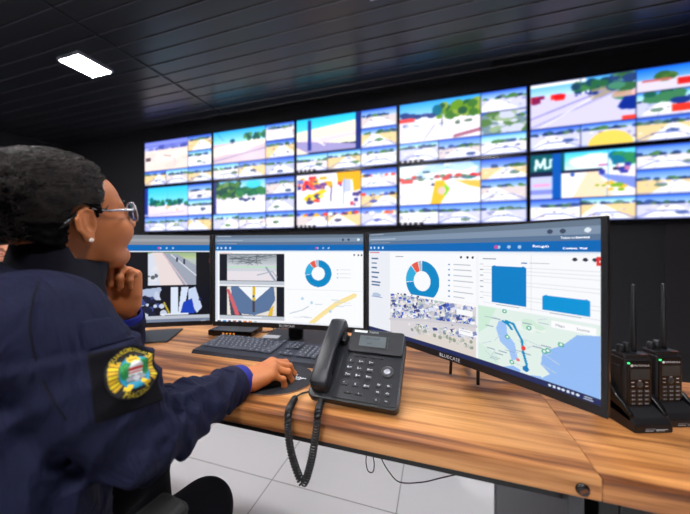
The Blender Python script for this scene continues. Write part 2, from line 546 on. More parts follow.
# ribbed lining: boards running along the video wall, a raised rib at every joint
mb = MB(); y = -2.6; prof = []
while y < WY:
    prof += [(y, H), (y + .006, H - .007), (y + .012, H - .007), (y + .018, H)]
    y += .132
prof.append((WY, H))
vs = []; fs = []
for (yy, z) in prof: vs += [(-5.6, yy, z), (3.2, yy, z)]
for i in range(len(prof) - 1): fs.append((2 * i, 2 * i + 1, 2 * i + 3, 2 * i + 2))
mb.add(vs, fs)
mb.m = [1 if i % 4 == 1 else 0 for i in range(len(mb.f))]  # rib crests painted paler, standing in for the light they catch
structure(mb.build('ceiling', [M['ceiling'], M['ceiling_rib_glint']]))
structure(MB().box(-2.42, -2.40, -2.6, WY, H - .010, H - .001, bev=.002).build('trim_2', M['ceiling']))

# ceiling lamps
def lamp(x, y, sx=.26, sy=.27):
    t = empty('ceiling_light', (x, y, H))
    f = MB()
    for a in ((-sx/2, -sx/2+.012, -sy/2, sy/2), (sx/2-.012, sx/2, -sy/2, sy/2), (-sx/2+.012, sx/2-.012, -sy/2, -sy/2+.012), (-sx/2+.012, sx/2-.012, sy/2-.012, sy/2)):
        f.box(a[0], a[1], a[2], a[3], -.030, -.004)
    f.box(-sx/2+.012, sx/2-.012, -sy/2+.012, sy/2-.012, -.012, -.004)
    f.build('frame', M['lamp_frame'], t)
    MB().box(-sx/2+.012, sx/2-.012, -sy/2+.012, sy/2-.012, -.028, -.0125).build('diffuser', M['lamp'], t)
    return t
tag(lamp(-2.87, 1.70), 'lit square ceiling light in pale frame on the black ribbed ceiling', 'ceiling light')
for q in ((-.27, 1.66), (-2.87, -.75), (-.27, -.75), (-1.55, .35), (.85, .05), (-1.5, -2.0), (-.27, -2.0), (-4.4, .2)):  # first follows the ceiling glow; the rest are added to brighten desk and floor
    tag(lamp(*q), 'unseen square ceiling light out of the frame, placed to light the room', 'ceiling light', 'ceiling lights outside the frame')

v = MB(); v.box(.44, 1.05, 2.70, 2.79, H - .012, H - .0075, bev=.002)
for i in range(4): v.box(.46, 1.03, 2.713 + i * .02, 2.718 + i * .02, H - .016, H - .0115, 0)
tag(v.build('ceiling_vent', M['black_gloss']), 'narrow black slotted vent in the ceiling above the video wall', 'vent')

# ================================================================== VIDEO WALL
SKY = ((96, 176, 238), (196, 228, 250))
def small(cv, box, rng, pal=0):
    cv.sub(*box)
    sky = [((90, 130, 225), (170, 200, 245)), ((120, 190, 240), (210, 235, 250)), ((70, 100, 190), (150, 180, 235))][rng.randrange(3)]
    cv.rect(0, 0, 1, 1, (214, 210, 232))
    hz = rng.uniform(.26, .42)
    cv.grad(0, 0, 1, hz, *sky)
    cols = [(58, 92, 62), (78, 118, 70), (60, 80, 130), (96, 120, 110), (44, 60, 96)]
    if pal == 2: cols = [(240, 180, 20), (220, 80, 60), (60, 70, 150), (240, 240, 245), (50, 50, 80)]
    cv.blobs(0, hz - .06, 1, hz + .05, 16, .08, cols, rng, .9, .9)
    g = [(214, 204, 206), (232, 224, 226), (198, 200, 228), (226, 202, 160), (206, 206, 232), (240, 238, 248)][rng.randrange(6)]
    cv.rect(0, hz + .05, 1, 1, g)
    a = rng.uniform(.25, .7); 
    cv.poly([(a - .05, hz + .05), (a + .08, hz + .05), (a + .62, 1), (a - .45, 1)], (246, 244, 254))
    cv.line([(a, hz + .05), (a - .12, 1)], .03, (190, 186, 214))
    cv.line([(a + .04, hz + .05), (a + .3, 1)], .03, (200, 196, 222))
    if rng.random() < .6: cv.ell(rng.uniform(.2, .9), rng.uniform(.6, .85), .12, .08, cols[rng.randrange(len(cols))], .9)
    if rng.random() < .5: cv.line([(0, .95), (.3, .7), (.7, .7), (1, .95)], .05, (120, 130, 190), .8)
    cv.blocks(0, hz, .95, .8, 9, .09, .07, [(250, 250, 255), (150, 156, 200), (90, 100, 150), (236, 220, 200), (120, 110, 120)], rng, .75)
    cv.rect(0, 0, 1, .10, (52, 92, 196), .45); cv.rect(0, .93, 1, 1, (90, 110, 190), .3)
def big0(cv, r):   # pale square with haze
    cv.grad(0, 0, 1, .3, (120, 132, 214), (190, 196, 240)); cv.blobs(0, .2, 1, .3, 20, .06, [(84, 92, 160), (120, 130, 190)], r)
    cv.rect(0, .3, 1, 1, (232, 218, 212)); cv.blobs(.05, .45, .95, .95, 14, .12, [(238, 226, 222), (222, 208, 204)], r, .7, 1.2)
    cv.rect(.02, .55, .14, .66, (90, 78, 92)); cv.line([(.45, .5), (.62, .56)], .03, (150, 136, 140)); cv.line([(.7, .6), (.72, .9)], .02, (190, 176, 190))
    cv.rect(0, .12, 1, .2, (104, 110, 190), .6)
def big1(cv, r):   # open avenue, palms on the horizon
    cv.grad(0, 0, 1, .4, (66, 168, 232), (176, 226, 248)); cv.rect(0, .4, 1, 1, (214, 196, 206))
    cv.poly([(0, .5), (.8, .36), (1, .4), (1, .52), (0, .8)], (244, 230, 220)); cv.poly([(.1, .72), (.55, .52), (.8, .56), (.6, .72)], (252, 246, 246))
    cv.line([(0, .92), (1, .66)], .05, (176, 160, 186)); cv.blobs(.62, .18, 1, .34, 26, .06, [(54, 104, 92), (40, 84, 80), (90, 140, 90)], r, 1, .6)
    cv.ell(.38, .34, .05, .06, (30, 80, 100)); cv.line([(.38, .34), (.38, .44)], .02, (40, 60, 80)); cv.line([(.05, 0), (.2, .3)], .012, (60, 100, 170))
def big2(cv, r):   # turquoise sea, dark pole, parapet road
    cv.grad(0, 0, 1, .4, (64, 190, 226), (120, 212, 224)); cv.poly([(0, .36), (.93, .2), (.93, .8), (0, .72)], (250, 240, 216))
    cv.poly([(0, .62), (.93, .5), (.93, .62), (0, .84)], (236, 214, 220)); cv.poly([(0, .62), (0, .98), (.93, .98), (.93, .84)], (162, 156, 196))
    cv.poly([(0, .8), (.2, 1), (0, 1)], (250, 226, 214)); cv.line([(.3, .62), (.45, .8)], .04, (250, 240, 250)); cv.rect(.18, .05, .235, .92, (54, 64, 132))
    cv.rect(.93, 0, 1, 1, (40, 52, 110))
def big3(cv, r):   # trees over a bright car park
    cv.grad(0, 0, 1, .4, (70, 160, 236), (170, 214, 246)); cv.rect(0, .4, 1, 1, (236, 232, 246))
    cv.blobs(.5, .12, 1, .42, 60, .09, [(104, 140, 56), (72, 112, 62), (140, 160, 80), (52, 88, 66)], r, 1, .6); cv.ell(.48, .26, .06, .14, (30, 104, 128))
    cv.blobs(.02, .28, .2, .34, 8, .06, [(40, 66, 120)], r); cv.rect(.0, .38, .2, .48, (212, 76, 78)); cv.blobs(.22, .34, .42, .4, 9, .05, [(40, 60, 110), (70, 80, 130)], r)
    cv.blocks(.02, .48, .95, .6, 16, .08, .06, [(190, 196, 226), (120, 130, 170), (250, 250, 255), (90, 110, 90)], r)
    cv.line([(.55, .3), (.54, .7)], .02, (90, 100, 90)); cv.line([(.25, .5), (.24, 1)], .02, (180, 186, 220)); cv.line([(.32, .95), (.45, .62)], .06, (190, 190, 222))
    cv.line([(.7, .95), (1, .85)], .08, (160, 110, 130))
def big4(cv, r):   # dual road, red shops, crossing car
    cv.grad(0, 0, 1, .3, (90, 170, 240), (200, 224, 250)); cv.rect(0, .3, 1, 1, (206, 202, 228)); cv.rect(0, 0, .55, .08, (236, 236, 250))
    cv.blocks(0, .26, .26, .36, 9, .09, .14, [(214, 40, 46), (236, 70, 66), (120, 40, 80)], r); cv.blobs(.45, .12, .78, .3, 40, .07, [(50, 96, 70), (70, 120, 80), (40, 70, 90)], r, 1, .6)
    cv.poly([(.55, .3), (.85, .2), (.95, .36), (.6, .5)], (150, 140, 120), .8); cv.blobs(.82, .02, .98, .5, 22, .08, [(60, 100, 70), (80, 130, 110), (50, 70, 110)], r)
    cv.line([(0, .78), (.7, .34)], .035, (150, 146, 190)); cv.line([(0, .98), (.85, .36)], .03, (160, 158, 200)); cv.line([(.1, 1), (.62, .44)], .02, (236, 236, 250))
    cv.poly([(.84, .72), (.9, .52), (1, .5), (1, .8), (.88, .78)], (30, 52, 130)); cv.rect(.8, .4, 1, .52, (240, 180, 170), .7); cv.rect(.88, .92, 1, 1, (228, 76, 70))
    cv.blocks(.4, .26, .62, .36, 7, .06, .05, [(30, 50, 120), (240, 240, 250)], r); cv.line([(.5, 0), (.5, .35)], .02, (60, 80, 110))
def big5(cv, r):   # beach with palms
    cv.grad(0, 0, 1, .6, (70, 186, 240), (150, 220, 246)); cv.rect(0, .6, 1, 1, (226, 216, 232))
    cv.blobs(.12, .46, 1, .62, 46, .055, [(40, 100, 84), (66, 128, 84), (34, 84, 92)], r, 1, .7); cv.ell(.16, .42, .05, .08, (20, 110, 110))
    cv.rect(0, 0, .08, 1, (44, 60, 130)); cv.line([(.55, 0), (.54, .6)], .012, (110, 170, 220)); cv.blobs(.3, .68, .9, .8, 10, .05, [(236, 196, 180), (250, 246, 250)], r)
    cv.line([(0, .96), (.9, .86)], .05, (200, 196, 226))
def big6(cv, r):   # dark palms, white roadway
    cv.grad(0, 0, 1, .3, (120, 190, 230), (200, 230, 240)); cv.rect(0, .42, 1, 1, (228, 222, 240))
    cv.blobs(.05, .08, .55, .5, 60, .08, [(52, 96, 62), (84, 120, 66), (110, 136, 90), (40, 74, 70)], r, .95, .6); cv.blobs(.5, .26, 1, .46, 50, .06, [(34, 96, 76), (60, 120, 80)], r)
    cv.ell(.78, .14, .14, .12, (90, 200, 240)); cv.poly([(.4, .56), (.72, .5), (1, .7), (1, 1), (.1, 1)], (246, 244, 252)); cv.line([(.62, .54), (.9, .95)], .02, (190, 190, 214))
    cv.blobs(.5, .56, .8, .62, 8, .04, [(60, 70, 110)], r); cv.rect(0, 0, .05, 1, (60, 64, 110))
def big7(cv, r):   # red and yellow market street
    cv.rect(0, 0, 1, 1, (238, 234, 246)); cv.blocks(0, .05, .9, .28, 24, .1, .14, [(60, 70, 150), (220, 70, 80), (246, 170, 60), (250, 250, 255), (120, 120, 180)], r)
    cv.poly([(.64, .0), (1, 0), (1, .5), (.9, .55), (.88, .22), (.66, .28)], (246, 166, 10)); cv.rect(.74, .22, .86, .56, (190, 196, 226)); cv.blocks(0, .16, .3, .42, 15, .1, .1, [(222, 60, 66), (236, 110, 90), (60, 60, 130)], r)
    cv.poly([(.1, .7), (.42, .44), (.5, .5), (.2, .8)], (248, 196, 60)); cv.blobs(.18, .6, .4, .8, 18, .05, [(250, 190, 30), (60, 70, 120), (246, 226, 120), (220, 90, 80)], r)
    cv.blobs(.2, .28, .5, .44, 16, .05, [(246, 190, 60), (120, 80, 140), (230, 90, 90)], r); cv.blocks(.85, .5, .98, .9, 8, .08, .1, [(190, 60, 80), (60, 60, 120), (236, 200, 200)], r)
    cv.line([(.56, .36), (.55, .78)], .03, (60, 64, 100)); cv.line([(.76, .15), (.74, .9)], .03, (150, 170, 210))
def big8(cv, r):   # roundabout under clouds
    cv.grad(0, 0, 1, .35, (110, 160, 226), (216, 234, 250)); cv.blobs(0, .02, 1, .26, 18, .1, [(240, 246, 254), (190, 214, 244)], r, .9, 1.4); cv.rect(0, .36, 1, 1, (240, 238, 250))
    cv.blobs(0, .3, 1, .38, 26, .04, [(90, 100, 130), (190, 90, 90), (110, 130, 110)], r); cv.rect(.02, .36, .17, .46, (222, 96, 96)); cv.blocks(.8, .28, .96, .4, 6, .08, .06, [(200, 60, 70), (40, 120, 130)], r)
    cv.line([(0, .8), (.42, .44)], .03, (200, 196, 226)); cv.line([(.1, .98), (.46, .46)], .03, (206, 202, 230))
    cv.poly([(.46, .42), (.56, .42), (.64, .66), (.52, 1), (.4, 1)], (230, 180, 70)); cv.poly([(.56, .5), (.64, .62), (.6, .78), (.56, .82), (.58, .62)], (120, 190, 60)); cv.ell(.54, .68, .05, .1, (240, 196, 190))
    cv.poly([(.7, .44), (1, .48), (1, .66), (.88, .6)], (232, 184, 100)); cv.rect(.3, .17, .39, .22, (40, 70, 90)); cv.ell(.43, .52, .02, .03, (20, 30, 70))
def big9(cv, r):   # green sign, dark pole, long avenue
    cv.grad(0, 0, 1, .4, (84, 196, 240), (226, 244, 252)); cv.rect(0, .5, .24, 1, (196, 200, 236)); cv.rect(.3, .45, 1, 1, (244, 234, 236)); cv.blobs(.5, .12, .8, .32, 12, .1, [(250, 252, 255), (232, 244, 252)], r, .9, 1.3)
    cv.rect(0, 0, .34, .4, (20, 84, 92)); cv.line([(.05, .34), (.06, .12), (.1, .3), (.14, .1), (.15, .32), (.2, .3), (.2, .14), (.24, .12), (.25, .3)], .05, (226, 244, 250))
    cv.rect(.22, 0, .31, 1, (28, 88, 160)); cv.rect(.02, .66, .2, .72, (236, 150, 180), .7); cv.rect(.0, .8, .22, .9, (110, 120, 190), .7)
    cv.poly([(.42, 1), (.56, .46), (.66, .46), (.8, 1)], (246, 214, 190)); cv.poly([(.66, .5), (1, .62), (1, .86), (.72, .6)], (130, 146, 206)); cv.blobs(.8, .12, 1, .34, 20, .07, [(40, 110, 140), (60, 130, 90)], r, 1, .7)
    cv.blocks(.66, .3, .98, .46, 14, .08, .08, [(60, 70, 150), (190, 130, 170), (236, 236, 246)], r); cv.blobs(.6, .72, .9, .9, 8, .04, [(120, 160, 60), (230, 180, 80)], r); cv.line([(.76, 0), (.75, 1)], .014, (90, 150, 210)); cv.ell(.42, .5, .02, .04, (40, 80, 160))
BIG = [big0, big1, big2, big3, big4, big5, big6, big7, big8, big9]
WORDS = ['pale empty square under violet haze', 'wide avenue with palms along a blue horizon', 'dark pole before a turquoise sea and beige parapet', 'big green trees over a bright car park',
         'dual road with red shops and a dark blue car', 'row of small palms on a white beach', 'dark palms beside a white roadway', 'busy street with red and yellow stalls',
         'roundabout with an orange verge under clouds', 'green sign and blue pole beside a long avenue']
def wall_display(col, row):
    i = row * 5 + col
    r = random.Random(100 + i)
    x0 = -3.703 + 1.1135 * col + .003; x1 = x0 + 1.1075
    z1 = 2.545 - .601 * row; z0 = z1 - .597
    t = empty('wall_display', ((x0 + x1) / 2, 2.86, z0))
    tag(t, '%s-row video wall screen showing %s' % (('top', 'bottom')[row], WORDS[i]), 'wall display', 'screens of the video wall')
    w = x1 - x0; h = z1 - z0
    hb = MB()
    hb.box(-w/2, w/2, .002, .07, 0, h, bev=.003)
    b = .009
    for q in ((-w/2, -w/2+b, 0, h), (w/2-b, w/2, 0, h), (-w/2+b, w/2-b, 0, b), (-w/2+b, w/2-b, h-b, h)): hb.box(q[0], q[1], -.005, .004, q[2], q[3])
    hb.build('housing', M['black_gloss'], t)
    cv = Canvas(190, 104, (30, 34, 60))
    e = .0035
    cx = 2 / 3 + (0 if col != 2 else 0); cy = .665
    cv.sub(.005, .01, cx - e, cy - e); BIG[i](cv, r)
    pal = 2 if i == 7 else 0
    small(cv, (cx + e, .01, .995, cy / 2 - e), r, pal); small(cv, (cx + e, cy / 2 + e, .995, cy - e), r, pal)
    for k in range(3): small(cv, (k / 3 + e, cy + e * 1.5, (k + 1) / 3 - e, .985), r, pal)
    if i == 4:
        cv.sub(cx + e, .01, .995, cy / 2 - e); cv.grad(0, 0, 1, .5, (40, 110, 220), (120, 170, 240)); cv.rect(0, .5, 1, 1, (214, 208, 224)); cv.blobs(.4, .28, .62, .5, 24, .1, [(60, 96, 60), (80, 110, 60)], r); cv.rect(.7, .55, 1, .85, (190, 50, 50)); cv.rect(.1, .5, .6, .58, (190, 110, 110))
        cv.sub(cx + e, cy / 2 + e, .995, cy - e); cv.blobs(.2, .05, .8, .4, 30, .12, [(40, 90, 80), (70, 120, 90)], r); cv.rect(.6, .6, 1, .9, (226, 70, 60)); cv.ell(.75, .45, .18, .14, (40, 60, 120))
        cv.sub(1 / 3 + e, cy + e * 1.5, 2 / 3 - e, .985); cv.ell(.55, 1.0, .42, .62, (226, 200, 110))
    if i == 3:
        cv.sub(cx + e, cy / 2 + e, .995, cy - e); cv.blobs(0, 0, 1, 1, 60, .14, [(90, 120, 80), (150, 170, 140), (200, 204, 220), (120, 140, 150)], r)
    cv.sub(0, 0, 1, 1)
    if i in (2, 3, 7, 8):
        cv.rect(0, .955, .21, 1, (12, 12, 30))
        for k in range(4): cv.ell(.03 + k * .045, .976, .011, .017, (250, 250, 255))
    g_ = cv.a.mean(2, keepdims=True); cv.a = np.clip(g_ + (cv.a - g_) * 1.25, 0, 255); cv.a = np.clip(128 + (cv.a - 128) * 1.08 + 4, 0, 255); cv.blur(3)
    W2, H2 = w - 2 * b, h - 2 * b
    fn = lambda S, T: np.stack([(S - .5) * W2, np.zeros_like(S), b + (1 - T) * H2], 1)
    cv.mesh('screen', fn, M['wall_screen'], t)
for row in (0, 1):
    for col in range(5): wall_display(col, row)

# ================================================================== DESK
DZ = .75
def desktop(name, x0, x1, y0, y1, m, label):
    t = empty(name, ((x0 + x1) / 2, (y0 + y1) / 2, 0)); tag(t, label, 'desk')
    cx, cy = (x0 + x1) / 2, (y0 + y1) / 2
    top = MB().box(x0 - cx, x1 - cx, y0 - cy, y1 - cy, DZ - .038, DZ, bev=.0018)
    top.build('desktop', m, t)
    return t, cx, cy
d1, cx, cy = desktop('desk', -2.1, .2545, .572, 1.24, M['wood'], 'long warm wood-grain desk carrying the three monitors, phone and keyboard')
MB().box(.212 - cx, .236 - cx, .585 - cy, 1.215 - cy, 0.0, DZ - .039, bev=.002).build('side_panel', M['grey_panel'], d1)
MB().box(.208 - cx, .240 - cx, 1.2155 - cy, 1.237 - cy, 0.0, DZ - .039, bev=.003).build('back_post', M['grey_edge'], d1)
MB().box(-2.07 - cx, -2.04 - cx, .60 - cy, 1.22 - cy, 0, DZ - .039, bev=.002).build('side_panel', M['grey_panel'], d1)
MB().box(-2.039 - cx, .211 - cx, .600 - cy, .640 - cy, DZ - .068, DZ - .039, bev=.002).build('frame_beam', M['black_metal'], d1)
MB().box(-2.039 - cx, .211 - cx, 1.12 - cy, 1.16 - cy, DZ - .068, DZ - .039, bev=.002).build('frame_beam', M['black_metal'], d1)
g = MB(); g.lathe([(.0, -.002), (.0095, -.002), (.0105, 0), (.009, .0035), (.0065, .0045), (.0, .0045)], 24, 0, Matrix.Translation((.228 - cx, .572 - cy, .7265)) @ Matrix.Rotation(PI / 2, 4, 'X'), cap=False)
g.box(-.0055, .0055, -.0022, .0022, .0045, .0058, 1, M=Matrix.Translation((.228 - cx, .572 - cy, .7265)) @ Matrix.Rotation(PI / 2, 4, 'X') @ Matrix.Rotation(.6, 4, 'Z'))
g.build('edge_lock', [M['dark_chrome'], M['bronze']], d1)
d1['label'] = 'long warm wood-grain desk carrying the three monitors, phone and keyboard'
d2, cx, cy = desktop('desk', .2550, 1.55, .572, 1.06, M['wood_side'], 'shorter wood-grain desk right of the joint, carrying the two radios in chargers')
MB().box(.262 - cx, .29 - cx, .60 - cy, 1.04 - cy, 0, DZ - .039, bev=.002).build('side_panel', M['black_metal'], d2)
MB().box(1.5 - cx, 1.53 - cx, .60 - cy, 1.04 - cy, 0, DZ - .039, bev=.002).build('side_panel', M['black_metal'], d2)
MB().box(.291 - cx, 1.499 - cx, .60 - cy, .615 - cy, .25, DZ - .039, bev=.002).build('front_panel', M['black_metal'], d2)

# ================================================================== MONITORS
def to_canvas(cv): cv.sub(-.0155, -.0128, .985 / .97, .988 / .938); return cv
def chrome_ui(cv, k=1.0):
    cv.rect(-1, 0, 2, .052, (104, 122, 142)); cv.rect(-1, .046, 2, .09, (128, 148, 172)); cv.rect(-1, .088, 2, .118, (92, 118, 150))
    cv.rect(-1, .118, 2, .178, (0, 104, 184)); cv.rect(-1, .178, 2, .186, (200, 222, 240))
    for x in (.03, .055, .085, .115): cv.ell(x, .15, .006 * k, .012, (200, 226, 250))
    cv.rect(.025, .065, .20, .072, (200, 214, 228), .8); cv.rect(.025, .022, .12, .028, (190, 200, 214), .7); cv.rect(.03, .1, .16, .106, (196, 212, 230), .7)
    cv.ell(.86, .066, .008, .013, (60, 74, 96)); cv.ell(.895, .066, .008, .013, (60, 74, 96)); cv.ell(.955, .066, .008, .013, (226, 236, 246))
    for x in (.70, .735, .77): cv.ell(x, .15, .006, .011, (160, 200, 236))
    cv.ell(.69, .15, .007, .012, (200, 80, 160))
def donut(cv, cx, cy, rx, ry):
    cv.ell(cx, cy, rx, ry, (0, 136, 198), 1, .5, 0, 262); cv.ell(cx, cy, rx, ry, (48, 172, 220), 1, .5, 264, 318)
    cv.ell(cx, cy, rx, ry, (230, 92, 74), 1, .5, 320, 345); cv.ell(cx, cy, rx, ry, (176, 186, 206), 1, .5, 347, 358)
def paint_right():
    cv = to_canvas(Canvas(430, 268, (243, 245, 250))); r = random.Random(5)
    chrome_ui(cv)
    cv.rect(0, .186, .16, 1, (236, 238, 246)); cv.rect(.02, .19, .09, .20, (210, 110, 120), .8)
    for i, (y, x) in enumerate(((.245, .075), (.29, .06), (.335, .06), (.38, .085), (.425, .07), (.47, .10), (.50, .095))): cv.rect(.035, y, .035 + x * .62, y + .013, (74, 108, 150))
    cv.ell(.07, .60, .03, .02, (180, 198, 222)); cv.rect(.035, .615, .11, .622, (120, 150, 190))
    cv.rect(.165, .20, .612, .54, (249, 250, 253)); cv.rect(.625, .20, .985, .545, (249, 250, 253))
    donut(cv, .357, .425, .092, .165)
    for i in range(7):
        cv.rect(.492, .272 + i * .04, .5, .284 + i * .04, (120, 160, 200)); cv.rect(.515, .274 + i * .04, .515 + r.uniform(.05, .09), .28 + i * .04, (184, 190, 200))
    for x in (.55, .578, .6): cv.ell(x, .222, .005, .009, (50, 60, 76))
    for x in (.925, .95, .972): cv.ell(x, .22, .006, .01, (40, 50, 66))
    cv.rect(.64, .225, .69, .231, (150, 160, 176)); cv.rect(.20, .225, .25, .231, (150, 160, 176))
    for i in range(13): cv.rect(.64, .255 + i * .022, .985, .2575 + i * .022, (218, 222, 230)); 
    for i in range(7): cv.rect(.63, .262 + i * .038, .642, .268 + i * .038, (160, 168, 180))
    cv.rect(.805, .20, .8075, .53, (226, 229, 236)); cv.rect(.775, .244, .795, .251, (0, 110, 180)); cv.rect(.80, .245, .86, .250, (170, 176, 186))
    cv.rect(.674, .285, .791, .513, (0, 128, 200)); cv.ell(.684, .285, .010, .014, (0, 128, 200)); cv.ell(.781, .285, .010, .014, (0, 128, 200)); cv.rect(.684, .272, .781, .29, (0, 128, 200))
    cv.rect(.84, .44, .962, .512, (0, 148, 216)); cv.ell(.85, .44, .010, .014, (0, 148, 216)); cv.ell(.952, .44, .010, .014, (0, 148, 216)); cv.rect(.85, .427, .952, .45, (0, 148, 216))
    cv.rect(.69, .522, .77, .528, (160, 166, 178)); cv.rect(.86, .522, .94, .528, (160, 166, 178)); cv.rect(.975, .205, 1, .25, (226, 52, 52)); cv.rect(.982, .226, .992, .23, (255, 255, 255))
    # aerial picture of a town street
    cv.rect(.165, .56, .612, .948, (216, 212, 216))
    for i in range(620):
        x = r.uniform(.165, .60); y = r.uniform(.56, .80); a = r.uniform(.006, .022); b = r.uniform(.010, .030)
        if abs((y - .56) - (.24 - (x - .165) * .2)) < .022: continue
        c = [(64, 96, 200), (246, 246, 252), (206, 200, 204), (130, 144, 190), (180, 196, 190), (238, 232, 230), (60, 70, 130), (220, 226, 244)][r.randrange(8)]
        cv.poly([(x, y), (x + a, y - b * .5), (x + a * 1.3, y + b * .5), (x + a * .3, y + b)], c)
    cv.line([(.165, .80), (.40, .735), (.612, .70)], .022, (206, 204, 210)); cv.poly([(.25, .95), (.40, .83), (.612, .79), (.612, .95)], (222, 214, 206)); cv.blobs(.3, .80, .6, .86, 70, .012, [(130, 146, 128), (160, 168, 150), (200, 200, 196), (226, 222, 220)], r, .8, .6)
    cv.rect(.165, .548, .612, .565, (250, 250, 252)); cv.blobs(.2, .556, .34, .56, 5, .008, [(40, 60, 100)], r)
    cv.rect(.53, .60, .6, .64, (250, 250, 252)); cv.rect(.54, .74, .6, .78, (250, 250, 252)); cv.rect(.545, .752, .59, .756, (160, 166, 176))
    # map
    cv.rect(.622, .548, .985, .948, (226, 240, 234))
    cv.poly([(.985, .60), (.93, .62), (.90, .68), (.87, .72), (.84, .75), (.835, .83), (.86, .87), (.82, .94), (.80, .948), (.985, .948)], (148, 188, 244))
    cv.poly([(.985, .60), (.95, .57), (.985, .56)], (226, 240, 234))
    cv.poly([(.70, .63), (.725, .62), (.73, .70), (.755, .75), (.765, .84), (.745, .86), (.735, .80), (.705, .76), (.69, .68)], (160, 196, 246))
    cv.poly([(.71, .92), (.75, .89), (.80, .915), (.835, .90), (.86, .948), (.7, .948)], (148, 188, 244)); cv.poly([(.76, .948), (.775, .90), (.80, .905), (.815, .948)], (236, 244, 240), .8)
    cv.poly([(.622, .55), (.69, .55), (.66, .68), (.622, .74)], (206, 236, 216)); cv.poly([(.622, .80), (.70, .86), (.70, .948), (.622, .948)], (214, 236, 224)); cv.blobs(.76, .6, .85, .72, 14, .02, [(208, 236, 216), (236, 244, 240)], r)
    for _ in range(14):
        x = r.uniform(.64, .86); y = r.uniform(.57, .9); cv.line([(x, y), (x + r.uniform(-.05, .06), y + r.uniform(-.04, .07))], .004, (198, 212, 224))
    for _ in range(16):
        x = r.uniform(.64, .84); y = r.uniform(.58, .9); cv.rect(x, y, x + .03, y + .006, (140, 160, 180), .8)
    cv.line([(.715, .625), (.733, .64), (.745, .665), (.725, .62), (.75, .63), (.762, .67), (.778, .72), (.782, .79), (.793, .86), (.79, .89)], .013, (0, 144, 196)); cv.ell(.79, .885, .01, .017, (0, 120, 190))
    cv.ell(.783, .765, .007, .014, (236, 70, 60)); cv.ell(.765, .845, .006, .01, (236, 120, 120))
    for q in ((.80, .635), (.845, .75), (.855, .74), (.73, .72), (.89, .69), (.745, .87), (.72, .56)): cv.ell(q[0], q[1], .008, .014, (90, 180, 150)); cv.ell(q[0], q[1], .004, .007, (240, 250, 250))
    cv.rect(.865, .565, .975, .605, (252, 252, 254))
    # taskbar
    cv.rect(-1, .916, 2, 1.05, (34, 44, 92)); 
    for i in range(7): cv.ell(.86 + i * .012, .934, .004, .007, (220, 230, 245))
    cv.rect(.948, .926, .966, .930, (220, 230, 245)); cv.rect(.945, .937, .968, .941, (220, 230, 245))
    return cv
def paint_centre():
    cv = to_canvas(Canvas(300, 186, (246, 248, 252))); r = random.Random(9)
    chrome_ui(cv)
    cv.rect(.0, .186, .03, 1, (214, 222, 234)); cv.rect(.04, .2, .13, .206, (226, 120, 120), .8)
    # upper camera
    cv.rect(.042, .212, .48, .545, (20, 24, 36)); cv.rect(.095, .216, .43, .50, (208, 212, 220)); cv.grad(.095, .216, .43, .33, (150, 158, 166), (200, 206, 212))
    for i in range(26): cv.line([(.1 + r.random() * .33, .22 + r.random() * .1), (.1 + r.random() * .33, .22 + r.random() * .12)], .006, (84, 92, 100), .6)
    cv.rect(.095, .345, .43, .365, (190, 224, 198)); cv.rect(.095, .40, .43, .5, (232, 226, 232)); cv.line([(.36, .36), (.42, .5)], .02, (150, 160, 180)); cv.line([(.3, .44), (.4, .4), (.43, .46)], .012, (170, 180, 196)); cv.rect(.042, .505, .48, .545, (196, 202, 212))
    # lower camera: bonnet seen from behind the windscreen
    cv.rect(.042, .56, .48, .92, (20, 24, 36)); cv.rect(.095, .565, .43, .875, (232, 226, 220)); cv.poly([(.12, .565), (.41, .565), (.42, .70), (.38, .82), (.28, .875), (.18, .86), (.13, .76)], (92, 118, 158))
    cv.poly([(.17, .565), (.39, .565), (.275, .73)], (244, 248, 252)); cv.poly([(.10, .62), (.15, .80), (.2, .875), (.12, .875)], (70, 74, 90)); cv.poly([(.09, .6), (.11, .6), (.18, .875), (.15, .875)], (212, 100, 110))
    cv.poly([(.385, .8), (.41, .76), (.4, .875), (.37, .875)], (232, 190, 60)); cv.rect(.267, .565, .285, .66, (228, 188, 40)); cv.rect(.268, .66, .284, .84, (70, 66, 70)); cv.ell(.276, .7, .012, .02, (220, 190, 70)); cv.rect(.042, .88, .48, .92, (196, 202, 212)); cv.rect(.2, .89, .33, .9, (240, 244, 250))
    cv.rect(.49, .2, .985, .93, (251, 252, 254))
    donut(cv, .703, .415, .085, .14)
    for i in range(3): cv.rect(.84, .37 + i * .04, .91, .376 + i * .04, (210, 214, 222)); cv.rect(.822, .368 + i * .04, .83, .38 + i * .04, (170, 200, 230))
    for x in (.93, .955, .975): cv.ell(x, .222, .005, .01, (60, 70, 90))
    cv.rect(.52, .225, .56, .23, (190, 196, 206)); cv.rect(.49, .58, .985, .586, (226, 230, 236))
    cv.line([(.66, .93), (.74, .82), (.82, .72), (.93, .63)], .045, (250, 228, 160)); cv.line([(.52, .84), (.60, .80), (.64, .76)], .01, (196, 206, 220))
    for _ in range(9):
        x = r.uniform(.52, .92); y = r.uniform(.64, .88); cv.rect(x, y, x + .05, y + .008, (206, 214, 226), .8)
    for q in ((.60, .68), (.66, .72), (.78, .80)): cv.ell(q[0], q[1], .009, .016, (180, 214, 236))
    cv.rect(-1, .93, 2, 1.05, (236, 238, 244)); 
    for i, c in enumerate(((60, 70, 90), (0, 120, 210), (40, 60, 90), (150, 60, 60), (60, 60, 70), (236, 130, 40), (240, 150, 60), (180, 190, 200))): cv.rect(.03 + i * .035, .938, .052 + i * .035, .958, c)
    return cv
